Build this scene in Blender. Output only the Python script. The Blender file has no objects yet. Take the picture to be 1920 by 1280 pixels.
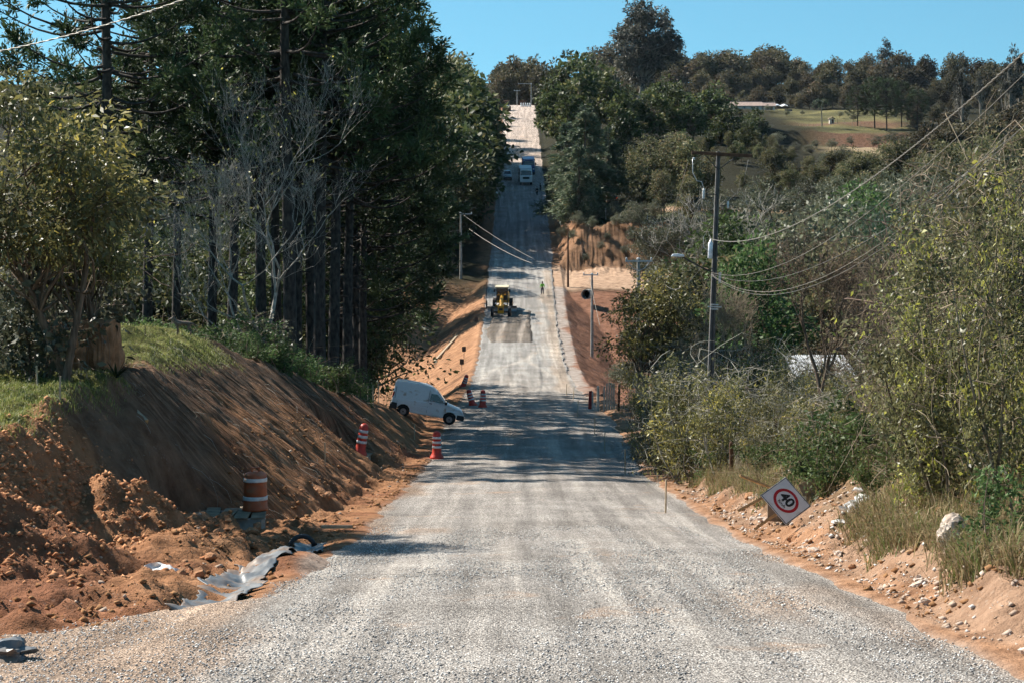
import bpy, bmesh, math, random
import numpy as np
from mathutils import Vector, Matrix, Euler

SC = bpy.context.scene
COL = SC.collection
PI = math.pi

# ------------------------------------------------------------------ camera, sky, sun, exposure
FPX, YH = 3700.0, 400.0             # focal length and horizon row, for a frame 1920 px wide
cam_d = bpy.data.cameras.new('camera'); cam = bpy.data.objects.new('camera', cam_d); COL.objects.link(cam)
cam.location = (0, 0, 0); cam.rotation_euler = (PI/2, 0, 0)
cam_d.sensor_width = 36.0; cam_d.lens = FPX/1920*36.0
cam_d.shift_y = (YH-640.0)/1920.0
cam_d.clip_start = 0.5; cam_d.clip_end = 6000.0
SC.camera = cam

SUN_AZ, SUN_EL = 57.0, 42.0         # degrees left of the view direction, degrees above the horizon
SUN_STR, SKY_STR = 5.0, 0.066
world = bpy.data.worlds.new('World'); SC.world = world; world.use_nodes = True
wn, wl = world.node_tree.nodes, world.node_tree.links
sky = wn.new('ShaderNodeTexSky'); sky.sky_type = 'NISHITA'; sky.sun_disc = False
sky.sun_elevation = math.radians(SUN_EL); sky.sun_rotation = math.radians(-SUN_AZ)
sky.altitude = 900; sky.air_density = 1.0; sky.dust_density = 0.15; sky.ozone_density = 1.2
# clear high-altitude sky: the deep blue reaches far down towards the horizon
wtc = wn.new('ShaderNodeTexCoord'); wadd = wn.new('ShaderNodeVectorMath'); wadd.operation = 'ADD'
wadd.inputs[1].default_value = (0, 0, 0.12)
wnorm = wn.new('ShaderNodeVectorMath'); wnorm.operation = 'NORMALIZE'
wl.new(wtc.outputs['Generated'], wadd.inputs[0]); wl.new(wadd.outputs[0], wnorm.inputs[0])
wl.new(wnorm.outputs[0], sky.inputs['Vector'])
wtint = wn.new('ShaderNodeMix'); wtint.data_type = 'RGBA'; wtint.blend_type = 'MULTIPLY'; wtint.inputs[0].default_value = 1; wtint.inputs[7].default_value = (.70,1.16,1.10,1)
wl.new(sky.outputs[0], wtint.inputs[6]); wl.new(wtint.outputs[2], wn['Background'].inputs[0]); wn['Background'].inputs[1].default_value = SKY_STR

sun_d = bpy.data.lights.new('sun', 'SUN'); sun = bpy.data.objects.new('sun', sun_d); COL.objects.link(sun)
sun_d.energy = SUN_STR; sun_d.angle = math.radians(0.53); sun_d.color = (1.0, 0.94, 0.84)
_a, _e = math.radians(SUN_AZ), math.radians(SUN_EL)
SUNV = Vector((-math.sin(_a)*math.cos(_e), math.cos(_a)*math.cos(_e), math.sin(_e)))
sun.rotation_euler = SUNV.to_track_quat('Z', 'Y').to_euler()

vs = SC.view_settings
vs.view_transform = 'Standard'; vs.look = 'None'; vs.gamma = 1.0; vs.exposure = 1.02; vs.use_curve_mapping = False
SC.cycles.max_bounces = 5; SC.cycles.diffuse_bounces = 1; SC.cycles.glossy_bounces = 2
SC.cycles.transmission_bounces = 3; SC.cycles.transparent_max_bounces = 4; SC.cycles.volume_bounces = 0
SC.cycles.caustics_reflective = False; SC.cycles.caustics_refractive = False
SC.cycles.use_adaptive_sampling = True; SC.cycles.adaptive_threshold = 0.03

# ------------------------------------------------------------------ helpers
rng = np.random.default_rng(11)
random.seed(5)

def at(px, py, Y):
    """a point of the place: photo column and row plus its distance ahead of the camera"""
    return Vector(((px-960.0)*Y/FPX, Y, (YH-py)*Y/FPX))

def smooth(a, b, x):
    t = np.clip((x-a)/(b-a), 0, 1); return t*t*(3-2*t)

def _hash(ix, iy, seed):
    h = (ix.astype(np.int64)*374761393 + iy.astype(np.int64)*668265263 + seed*974634777) & 0xffffffff
    h = ((h ^ (h >> 13))*1274126177) & 0xffffffff
    h = ((h ^ (h >> 16))*2246822519) & 0xffffffff
    return ((h ^ (h >> 15)) & 0xffffff)/float(0xffffff)

def vnoise(x, y, seed=0):
    x = np.asarray(x, float); y = np.asarray(y, float)
    x, y = np.broadcast_arrays(x, y)
    fx, fy = np.floor(x), np.floor(y); ax, ay = x-fx, y-fy
    ax = ax*ax*(3-2*ax); ay = ay*ay*(3-2*ay)
    a = _hash(fx, fy, seed); b = _hash(fx+1, fy, seed); c = _hash(fx, fy+1, seed); d = _hash(fx+1, fy+1, seed)
    return (a*(1-ax)+b*ax)*(1-ay)+(c*(1-ax)+d*ax)*ay - 0.5

def fbm(x, y, seed=0, octv=4):
    s = 0; amp = 1.0
    for o in range(octv):
        s = s + amp*vnoise(x*2**o, y*2**o, seed+o*17); amp *= 0.5
    return s

def tag(o, label=None, cat=None, group=None, kind=None):
    if label: o['label'] = label
    if cat: o['category'] = cat
    if group: o['group'] = group
    if kind: o['kind'] = kind
    return o

def link(name, data, parent=None, loc=None):
    o = bpy.data.objects.new(name, data); COL.objects.link(o)
    if parent is not None: o.parent = parent
    if loc is not None: o.location = loc
    return o

def empty(name, loc=(0,0,0), rz=0.0):
    o = link(name, None, None, loc); o.rotation_euler = (0,0,rz); o.empty_display_size = 0.2
    return o

def np_mesh(name, V, quads=None, tris=None, mat=None, smooth_=False, attr=None, col=None):
    """mesh from arrays; attr = per-vertex float 'v', col = per-vertex rgb 'Col'"""
    me = bpy.data.meshes.new(name)
    V = np.asarray(V, np.float32).reshape(-1,3)
    nq = 0 if quads is None else len(quads); nt = 0 if tris is None else len(tris)
    me.vertices.add(len(V)); me.vertices.foreach_set('co', V.ravel())
    idx = []; starts = []; 
    if nq: idx.append(np.asarray(quads, np.int32).ravel()); starts.append(np.arange(nq, dtype=np.int32)*4)
    if nt: idx.append(np.asarray(tris, np.int32).ravel()); starts.append(nq*4+np.arange(nt, dtype=np.int32)*3)
    idx = np.concatenate(idx); starts = np.concatenate(starts)
    me.loops.add(len(idx)); me.loops.foreach_set('vertex_index', idx)
    me.polygons.add(nq+nt); me.polygons.foreach_set('loop_start', starts)
    if smooth_: me.polygons.foreach_set('use_smooth', np.ones(nq+nt, bool))
    if attr is not None:
        a = me.attributes.new('v', 'FLOAT', 'POINT'); a.data.foreach_set('value', np.asarray(attr, np.float32).ravel())
    if col is not None:
        a = me.color_attributes.new('Col', 'FLOAT_COLOR', 'POINT')
        c4 = np.ones((len(V),4), np.float32); c4[:,:3] = col; a.data.foreach_set('color', c4.ravel())
    me.update(calc_edges=True)
    if mat is not None: me.materials.append(mat)
    return me

class MB:
    """collects boxes, tubes, lathes and prisms; build() links them as one mesh object"""
    def __init__(s): s.V = []; s.F = []; s.n = 0
    def add(s, V, F):
        V = [tuple(v) for v in V]
        s.V += V; s.F += [tuple(i+s.n for i in f) for f in F]; s.n += len(V); return s
    def box(s, c, d, R=None):
        hx, hy, hz = d[0]/2, d[1]/2, d[2]/2
        P = [Vector((x,y,z)) for x in (-hx,hx) for y in (-hy,hy) for z in (-hz,hz)]
        if R is not None: P = [R @ p for p in P]
        P = [p+Vector(c) for p in P]
        return s.add(P, [(0,1,3,2),(4,6,7,5),(0,4,5,1),(2,3,7,6),(0,2,6,4),(1,5,7,3)])
    def tube(s, pts, rad, n=8, cap=True):
        pts = [Vector(p) for p in pts]
        if not hasattr(rad, '__len__'): rad = [rad]*len(pts)
        V = []; F = []
        for i, p in enumerate(pts):
            t = (pts[min(i+1,len(pts)-1)]-pts[max(i-1,0)]).normalized()
            ref = Vector((0,0,1)) if abs(t.z) < .9 else Vector((1,0,0))
            a = t.cross(ref).normalized(); b = t.cross(a).normalized()
            for k in range(n):
                an = 2*PI*k/n; V.append(p+rad[i]*(math.cos(an)*a+math.sin(an)*b))
        for i in range(len(pts)-1):
            for k in range(n):
                F.append((i*n+k, i*n+(k+1)%n, (i+1)*n+(k+1)%n, (i+1)*n+k))
        if cap: F.append(tuple(range(n))[::-1]); F.append(tuple((len(pts)-1)*n+k for k in range(n)))
        return s.add(V, F)
    def lathe(s, prof, n=20, c=(0,0,0)):
        V = []; F = []
        for r, z in prof:
            for k in range(n):
                a = 2*PI*k/n; V.append((c[0]+r*math.cos(a), c[1]+r*math.sin(a), c[2]+z))
        m = len(prof)
        for i in range(m-1):
            for k in range(n): F.append((i*n+k, i*n+(k+1)%n, (i+1)*n+(k+1)%n, (i+1)*n+k))
        F.append(tuple(range(n))[::-1]); F.append(tuple((m-1)*n+k for k in range(n)))
        return s.add(V, F)
    def disc_y(s, c, r, w, n=20, r2=None):
        """a cylinder with its axis along y"""
        V = []; F = []
        for j, y in enumerate((-w/2, w/2)):
            for k in range(n):
                a = 2*PI*k/n; V.append((c[0]+r*math.cos(a), c[1]+y, c[2]+r*math.sin(a)))
        for k in range(n): F.append((k, (k+1)%n, n+(k+1)%n, n+k))
        F.append(tuple(range(n))[::-1]); F.append(tuple(n+k for k in range(n)))
        return s.add(V, F)
    def prism(s, prof, hw):
        """side profile (x,z) swept across y; hw = half width, one number or one per point"""
        m = len(prof)
        if not hasattr(hw, '__len__'): hw = [hw]*m
        V = [(x,-hw[i],z) for i,(x,z) in enumerate(prof)]+[(x,hw[i],z) for i,(x,z) in enumerate(prof)]
        F = [tuple(range(m)), tuple(range(m,2*m))[::-1]]
        for i in range(m): F.append((i, m+i, m+(i+1)%m, (i+1)%m))
        return s.add(V, F)
    def build(s, name, mat, parent=None, loc=None, smooth_=False, bevel=0.0):
        me = bpy.data.meshes.new(name); me.from_pydata(s.V, [], s.F); me.update()
        bm = bmesh.new(); bm.from_mesh(me); bmesh.ops.recalc_face_normals(bm, faces=bm.faces); bm.to_mesh(me); bm.free()
        me.materials.append(mat)
        if smooth_: me.polygons.foreach_set('use_smooth', np.ones(len(me.polygons), bool))
        o = link(name, me, parent, loc)
        if bevel:
            m = o.modifiers.new('bevel', 'BEVEL'); m.width = bevel; m.segments = 2; m.limit_method = 'ANGLE'
        return o

def copy_tree(o, parent=None):
    c = o.copy(); COL.objects.link(c); c.parent = parent
    for ch in list(o.children): copy_tree(ch, c)
    return c

# ------------------------------------------------------------------ materials
def nodes_of(name):
    m = bpy.data.materials.new(name); m.use_nodes = True
    return m, m.node_tree.nodes, m.node_tree.links, m.node_tree.nodes['Principled BSDF']

def ramp(n, stops):
    r = n.new('ShaderNodeValToRGB'); e = r.color_ramp.elements
    while len(e) < len(stops): e.new(0.5)
    for el, (p, c) in zip(e, stops):
        el.position = p; el.color = (*c, 1) if len(c) == 3 else c
    return r

def plain(name, col, rough=0.6, metal=0.0, var=0.25, scale=6.0, bump=0.0, spec=0.4, dirt=None, dirt_amt=0.0):
    """painted / plastic / wood surfaces: base colour broken by noise, optional dirt patches"""
    m, n, l, b = nodes_of(name)
    tc = n.new('ShaderNodeTexCoord'); nz = n.new('ShaderNodeTexNoise'); nz.inputs['Scale'].default_value = scale; nz.inputs['Detail'].default_value = 5
    l.new(tc.outputs['Object'], nz.inputs['Vector'])
    lo = tuple(c*(1-var) for c in col); hi = tuple(min(1, c*(1+var)) for c in col)
    r = ramp(n, [(0.3, lo), (0.7, hi)]); l.new(nz.outputs['Fac'], r.inputs[0]); out = r.outputs[0]
    if dirt is not None:
        nz2 = n.new('ShaderNodeTexNoise'); nz2.inputs['Scale'].default_value = scale*0.6; nz2.inputs['Detail'].default_value = 7
        l.new(tc.outputs['Object'], nz2.inputs['Vector'])
        r2 = ramp(n, [(0.62-dirt_amt*0.4, (0,0,0)), (0.75, (1,1,1))]); l.new(nz2.outputs['Fac'], r2.inputs[0])
        mx = n.new('ShaderNodeMix'); mx.data_type = 'RGBA'; mx.inputs[7].default_value = (*dirt, 1)
        l.new(r2.outputs[0], mx.inputs[0]); l.new(out, mx.inputs[6]); out = mx.outputs[2]
    l.new(out, b.inputs['Base Color'])
    b.inputs['Roughness'].default_value = rough; b.inputs['Metallic'].default_value = metal; b.inputs['Specular IOR Level'].default_value = spec
    if bump:
        bp = n.new('ShaderNodeBump'); bp.inputs['Strength'].default_value = bump; bp.inputs['Distance'].default_value = 0.02
        l.new(nz.outputs['Fac'], bp.inputs['Height']); l.new(bp.outputs[0], b.inputs['Normal'])
    return m

def leaf_mat(name, dark, light, trans=0.3, rough=0.45, spec=0.4, accent=None, acc_amt=0.1, objvar=0.35):
    m, n, l, b = nodes_of(name)
    at_ = n.new('ShaderNodeAttribute'); at_.attribute_name = 'v'
    stops = [(0.0, dark), (1.0-acc_amt*1.0 if accent else 1.0, light)]
    if accent: stops = [(0.0, dark), (1.0-acc_amt-0.02, light), (1.0-acc_amt+0.01, accent)]
    r = ramp(n, stops); l.new(at_.outputs['Fac'], r.inputs[0])
    oi = n.new('ShaderNodeObjectInfo')
    hs = n.new('ShaderNodeHueSaturation')
    mr = n.new('ShaderNodeMapRange'); mr.inputs[3].default_value = 0.485; mr.inputs[4].default_value = 0.525
    l.new(oi.outputs['Random'], mr.inputs[0]); l.new(mr.outputs[0], hs.inputs['Hue'])
    mul = n.new('ShaderNodeMath'); mul.operation = 'MULTIPLY'; mul.inputs[1].default_value = 7.31
    fr = n.new('ShaderNodeMath'); fr.operation = 'FRACT'; l.new(oi.outputs['Random'], mul.inputs[0]); l.new(mul.outputs[0], fr.inputs[0])
    mr2 = n.new('ShaderNodeMapRange'); mr2.inputs[3].default_value = 1-objvar; mr2.inputs[4].default_value = 1+objvar
    l.new(fr.outputs[0], mr2.inputs[0]); l.new(mr2.outputs[0], hs.inputs['Value'])
    l.new(r.outputs[0], hs.inputs['Color'])
    l.new(hs.outputs[0], b.inputs['Base Color'])
    b.inputs['Roughness'].default_value = rough; b.inputs['Specular IOR Level'].default_value = spec
    if trans > 0:
        t = n.new('ShaderNodeBsdfTranslucent'); mx = n.new('ShaderNodeMixShader'); mx.inputs[0].default_value = trans
        l.new(hs.outputs[0], t.inputs['Color']); l.new(b.outputs[0], mx.inputs[1]); l.new(t.outputs[0], mx.inputs[2])
        l.new(mx.outputs[0], n['Material Output'].inputs['Surface'])
    return m

def bark_mat(name, lo, hi, scale=(9,9,1.6), bump=0.6):
    m, n, l, b = nodes_of(name)
    tc = n.new('ShaderNodeTexCoord'); mp = n.new('ShaderNodeMapping'); mp.inputs['Scale'].default_value = scale
    nz = n.new('ShaderNodeTexNoise'); nz.inputs['Scale'].default_value = 1.0; nz.inputs['Detail'].default_value = 6
    l.new(tc.outputs['Object'], mp.inputs[0]); l.new(mp.outputs[0], nz.inputs['Vector'])
    r = ramp(n, [(0.32, lo), (0.68, hi)]); l.new(nz.outputs['Fac'], r.inputs[0]); l.new(r.outputs[0], b.inputs['Base Color'])
    b.inputs['Roughness'].default_value = 0.9; b.inputs['Specular IOR Level'].default_value = 0.15
    bp = n.new('ShaderNodeBump'); bp.inputs['Strength'].default_value = bump; bp.inputs['Distance'].default_value = 0.04
    l.new(nz.outputs['Fac'], bp.inputs['Height']); l.new(bp.outputs[0], b.inputs['Normal'])
    return m

def ground_mat():
    """earth: zone colour from the vertex colours, broken by noise at several sizes; grooves where the digger scraped (alpha of 'Scr')"""
    m, n, l, b = nodes_of('earth')
    ca = n.new('ShaderNodeAttribute'); ca.attribute_name = 'Col'
    sa = n.new('ShaderNodeAttribute'); sa.attribute_name = 'v'
    tc = n.new('ShaderNodeTexCoord')
    n1 = n.new('ShaderNodeTexNoise'); n1.inputs['Scale'].default_value = 1.3; n1.inputs['Detail'].default_value = 5; n1.inputs['Roughness'].default_value = 0.68
    l.new(tc.outputs['Object'], n1.inputs['Vector'])
    r1 = ramp(n, [(0.28, (0.5,0.46,0.44)), (0.5, (1,1,1)), (0.74, (1.45,1.5,1.55))]); l.new(n1.outputs['Fac'], r1.inputs[0])
    mu = n.new('ShaderNodeMix'); mu.data_type = 'RGBA'; mu.blend_type = 'MULTIPLY'; mu.inputs[0].default_value = 1
    l.new(ca.outputs['Color'], mu.inputs[6]); l.new(r1.outputs[0], mu.inputs[7])
    # scraped grooves: noise stretched down the fall line
    mp = n.new('ShaderNodeMapping'); mp.inputs['Scale'].default_value = (0.35, 7.0, 0.35); mp.inputs['Rotation'].default_value = (0, 0, 0.12)
    n2 = n.new('ShaderNodeTexNoise'); n2.inputs['Scale'].default_value = 1.0; n2.inputs['Detail'].default_value = 3; n2.inputs['Roughness'].default_value = 0.6
    l.new(tc.outputs['Object'], mp.inputs[0]); l.new(mp.outputs[0], n2.inputs['Vector'])
    r2 = ramp(n, [(0.30, (0.45,0.42,0.40)), (0.52, (1,1,1)), (0.72, (1.9,1.8,1.7))]); l.new(n2.outputs['Fac'], r2.inputs[0])
    mu2 = n.new('ShaderNodeMix'); mu2.data_type = 'RGBA'; mu2.blend_type = 'MULTIPLY'
    l.new(sa.outputs['Fac'], mu2.inputs[0]); l.new(mu.outputs[2], mu2.inputs[6]); l.new(r2.outputs[0], mu2.inputs[7])
    # small stones
    vo = n.new('ShaderNodeTexVoronoi'); vo.inputs['Scale'].default_value = 9.0; l.new(tc.outputs['Object'], vo.inputs['Vector'])
    n3 = n.new('ShaderNodeTexNoise'); n3.inputs['Scale'].default_value = 0.9; n3.inputs['Detail'].default_value = 3; l.new(tc.outputs['Object'], n3.inputs['Vector'])
    r3 = ramp(n, [(0.52, (0,0,0)), (0.66, (1,1,1))]); l.new(n3.outputs['Fac'], r3.inputs[0])
    r4 = ramp(n, [(0.10, (1,1,1)), (0.34, (0,0,0))]); l.new(vo.outputs['Distance'], r4.inputs[0])
    sep = n.new('ShaderNodeMath'); sep.operation = 'MULTIPLY'; l.new(r3.outputs[0], sep.inputs[0]); l.new(r4.outputs[0], sep.inputs[1])
    half = n.new('ShaderNodeMath'); half.operation = 'MULTIPLY'; half.inputs[1].default_value = 0.45; l.new(sep.outputs[0], half.inputs[0])
    mu3 = n.new('ShaderNodeMix'); mu3.data_type = 'RGBA'; l.new(half.outputs[0], mu3.inputs[0])
    li = n.new('ShaderNodeMix'); li.data_type = 'RGBA'; li.inputs[0].default_value = 0.5; li.inputs[7].default_value = (0.55,0.47,0.40,1); l.new(mu2.outputs[2], li.inputs[6])
    l.new(mu2.outputs[2], mu3.inputs[6]); l.new(li.outputs[2], mu3.inputs[7])
    l.new(mu3.outputs[2], b.inputs['Base Color'])
    b.inputs['Roughness'].default_value = 0.95; b.inputs['Specular IOR Level'].default_value = 0.08
    n4 = n.new('ShaderNodeTexNoise'); n4.inputs['Scale'].default_value = 5.0; n4.inputs['Detail'].default_value = 5; n4.inputs['Roughness'].default_value = 0.72; l.new(tc.outputs['Object'], n4.inputs['Vector'])
    b1 = n.new('ShaderNodeBump'); b1.inputs['Strength'].default_value = 0.9; b1.inputs['Distance'].default_value = 0.16; l.new(n4.outputs['Fac'], b1.inputs['Height'])
    b2 = n.new('ShaderNodeBump'); b2.inputs['Distance'].default_value = 0.30; l.new(sa.outputs['Fac'], b2.inputs['Strength']); l.new(n2.outputs['Fac'], b2.inputs['Height'])
    l.new(b1.outputs[0], b2.inputs['Normal']); l.new(b2.outputs[0], b.inputs['Normal'])
    return m

def gravel_mat(name='gravel', stone=36.0, contrast=1.0):
    m, n, l, b = nodes_of(name)
    ca = n.new('ShaderNodeAttribute'); ca.attribute_name = 'Col'
    tc = n.new('ShaderNodeTexCoord')
    vo = n.new('ShaderNodeTexVoronoi'); vo.inputs['Scale'].default_value = stone; l.new(tc.outputs['Object'], vo.inputs['Vector'])
    sx = n.new('ShaderNodeSeparateColor'); l.new(vo.outputs['Color'], sx.inputs[0])
    r = ramp(n, [(0.0, (0.27,0.266,0.265)), (0.3, (0.80,0.785,0.77)), (0.7, (1.20,1.18,1.155)), (1.0, (1.75,1.72,1.68))]); l.new(sx.outputs[0], r.inputs[0])
    rd = ramp(n, [(0.25, (1,1,1)), (0.62, (0.38,0.36,0.35))]); l.new(vo.outputs['Distance'], rd.inputs[0])
    mu = n.new('ShaderNodeMix'); mu.data_type = 'RGBA'; mu.blend_type = 'MULTIPLY'; mu.inputs[0].default_value = contrast
    l.new(r.outputs[0], mu.inputs[6]); l.new(rd.outputs[0], mu.inputs[7])
    mu2 = n.new('ShaderNodeMix'); mu2.data_type = 'RGBA'; mu2.blend_type = 'MULTIPLY'; mu2.inputs[0].default_value = 1
    l.new(ca.outputs['Color'], mu2.inputs[6]); l.new(mu.outputs[2], mu2.inputs[7])
    # wheel-polished strips running along the road and broad patches
    mp = n.new('ShaderNodeMapping'); mp.inputs['Scale'].default_value = (1.5, 0.045, 0.0)
    n1 = n.new('ShaderNodeTexNoise'); n1.inputs['Scale'].default_value = 1.0; n1.inputs['Detail'].default_value = 3; n1.inputs['Roughness'].default_value = 0.62
    l.new(tc.outputs['Object'], mp.inputs[0]); l.new(mp.outputs[0], n1.inputs['Vector'])
    r1 = ramp(n, [(0.30, (0.66,0.65,0.64)), (0.5, (1,1,1)), (0.72, (1.48,1.47,1.44))]); l.new(n1.outputs['Fac'], r1.inputs[0])
    n2 = n.new('ShaderNodeTexNoise'); n2.inputs['Scale'].default_value = 0.45; n2.inputs['Detail'].default_value = 3; l.new(tc.outputs['Object'], n2.inputs['Vector'])
    r2 = ramp(n, [(0.3, (0.80,0.79,0.78)), (0.7, (1.20,1.20,1.20))]); l.new(n2.outputs['Fac'], r2.inputs[0])
    mu3 = n.new('ShaderNodeMix'); mu3.data_type = 'RGBA'; mu3.blend_type = 'MULTIPLY'; mu3.inputs[0].default_value = 1
    mu4 = n.new('ShaderNodeMix'); mu4.data_type = 'RGBA'; mu4.blend_type = 'MULTIPLY'; mu4.inputs[0].default_value = 1
    l.new(mu2.outputs[2], mu3.inputs[6]); l.new(r1.outputs[0], mu3.inputs[7]); l.new(mu3.outputs[2], mu4.inputs[6]); l.new(r2.outputs[0], mu4.inputs[7])
    # clay carried onto the gravel
    n3 = n.new('ShaderNodeTexNoise'); n3.inputs['Scale'].default_value = 0.33; n3.inputs['Detail'].default_value = 4; n3.inputs['Roughness'].default_value = 0.7
    mp3 = n.new('ShaderNodeMapping'); mp3.inputs['Location'].default_value = (3.1,7.7,0); l.new(tc.outputs['Object'], mp3.inputs[0]); l.new(mp3.outputs[0], n3.inputs['Vector'])
    r3 = ramp(n, [(0.60, (0,0,0)), (0.78, (0.75,0.75,0.75))]); l.new(n3.outputs['Fac'], r3.inputs[0])
    mx = n.new('ShaderNodeMix'); mx.data_type = 'RGBA'; mx.inputs[7].default_value = (0.46,0.27,0.15,1)
    l.new(r3.outputs[0], mx.inputs[0]); l.new(mu4.outputs[2], mx.inputs[6])
    l.new(mx.outputs[2], b.inputs['Base Color'])
    b.inputs['Roughness'].default_value = 0.9; b.inputs['Specular IOR Level'].default_value = 0.12
    bp = n.new('ShaderNodeBump'); bp.inputs['Strength'].default_value = 0.8; bp.inputs['Distance'].default_value = 0.035; bp.invert = True
    l.new(vo.outputs['Distance'], bp.inputs['Height'])
    bq = n.new('ShaderNodeBump'); bq.inputs['Strength'].default_value = 0.5; bq.inputs['Distance'].default_value = 0.06
    l.new(n1.outputs['Fac'], bq.inputs['Height']); l.new(bp.outputs[0], bq.inputs['Normal'])
    l.new(bq.outputs[0], b.inputs['Normal'])
    return m

M = {}
M['earth'] = ground_mat()
M['gravel'] = gravel_mat()
# ------------------------------------------------------------------ the lie of the land
_T = [(0,-2.7),(12,-3.95),(20.3,None,1280),(26.2,None,1170),(33,None,1085),(48,None,1005),(65,None,935),(90,None,868),(105,None,825),
      (119,None,785),(137,None,765),(176,None,720),(205,None,675),(224,None,640),(247,None,593),(260,None,560),(285,None,508),
      (340,None,420),(398,None,337),(468,None,275),(540,None,228),(600,None,203),(625,None,197),(660,34.0),(720,37),(800,44),(1000,62),(1200,70),(1800,50)]
_ty = np.array([t[0] for t in _T], float)
_tz = np.array([t[1] if len(t) == 2 else (YH-t[2])*t[0]/FPX for t in _T], float)
_D = np.arange(0, 1800, 0.5)
_Z = np.interp(_D, _ty, _tz)
_k = np.hanning(25); _k /= _k.sum()
_Z = np.convolve(np.pad(_Z, 12, mode='reflect', reflect_type='odd'), _k, 'valid')
def prof(Y): return np.interp(Y, _D, _Z)
def xc(Y): return 0.6+0.0030*np.clip(Y, 0, 640)

NL = np.array([(0,-1.5),(20,-3.4),(34,-4.3),(40,-4.4),(65,-4.2),(75,-4.9),(90,-7.5),(100,-9.2),(120,-12.3),(160,-17.5),(200,-20.5),(240,-18.5),(265,-13),(280,-9.0),
               (300,-6.6),(340,-1.8),(400,7.2),(500,20),(600,31.8),(700,40),(800,46),(900,53),(1000,63),(1100,72),(1300,72),(1800,50)], float)
NR = np.array([(0,-1.5),(20,-3.4),(33,-4.6),(48,-6.5),(65,-8.3),(90,-10.4),(120,-12.4),(150,-14.6),(180,-17.6),(224,-18.5),(252,-16),(266,-11.4),(274,-9.8),(291,-8.2),
               (299,-2.0),(312,-0.6),(340,1.6),(400,9.5),(500,22),(600,34),(700,40),(800,46),(900,53),(1000,63),(1100,72),(1300,72),(1800,50)], float)
VR = np.array([(0,-6),(100,-13),(200,-16),(300,-10),(400,-3),(500,5),(600,15),(660,22),(668,27.5),(700,30.5),(712,33.5),(790,41.5),(810,42.3),(850,43.5),(900,49),(1000,63),(1100,72),(1300,72),(1800,50)], float)

def edge_left(Y):
    base = np.interp(Y, [0,24,27,30,44,60,90,110,130,180,300,700], [-9.5,-9.0,-7.0,-4.75,-4.6,-4.8,-4.9,-5.0,-5.2,-5.0,-5.0,-4.7])
    return base+0.35*fbm(Y*0.55, 3.3, 5, 3)
def edge_right(Y):
    base = np.interp(Y, [0,20,40,80,110,140,180,186,290,300,700], [5.0,5.0,4.9,4.9,5.3,5.3,4.6,4.2,4.2,4.9,4.7])
    return base+0.35*fbm(Y*0.5, 9.1, 8, 3)

MOUNDS = [  # x, y, height, radius across, radius along, top sharpness
    (-8.7, 41.5, 1.95, 2.7, 3.2), (-9.4, 33.8, 1.9, 3.1, 3.6), (-9.6, 37.5, 1.0, 2.0, 2.4), (-6.6, 37.5, 0.28, 1.0, 4.2), (-4.15, 36.2, 0.20, 0.55, 1.6),
    (-7.4, 57.0, 0.75, 1.6, 2.2), (-7.9, 62.5, 0.9, 1.8, 2.4), (-7.2, 67.0, 0.65, 1.4, 2.0), (-8.0, 73.0, 0.8, 1.7, 2.6), (-6.9, 79.0, 0.5, 1.3, 2.2),
    (-6.7, 98.0, 0.5, 1.2, 2.5), (-8.0, 106.0, 0.9, 1.8, 3.0), (-7.2, 115.2, 0.75, 1.5, 2.4), (-4.0, 128.0, 0.4, 1.0, 2.0),
    (7.6, 104.0, 0.6, 1.4, 2.6), (8.8, 118.0, 0.7, 1.8, 3.0), (7.6, 90.0, 0.35, 1.2, 2.0)]

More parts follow.
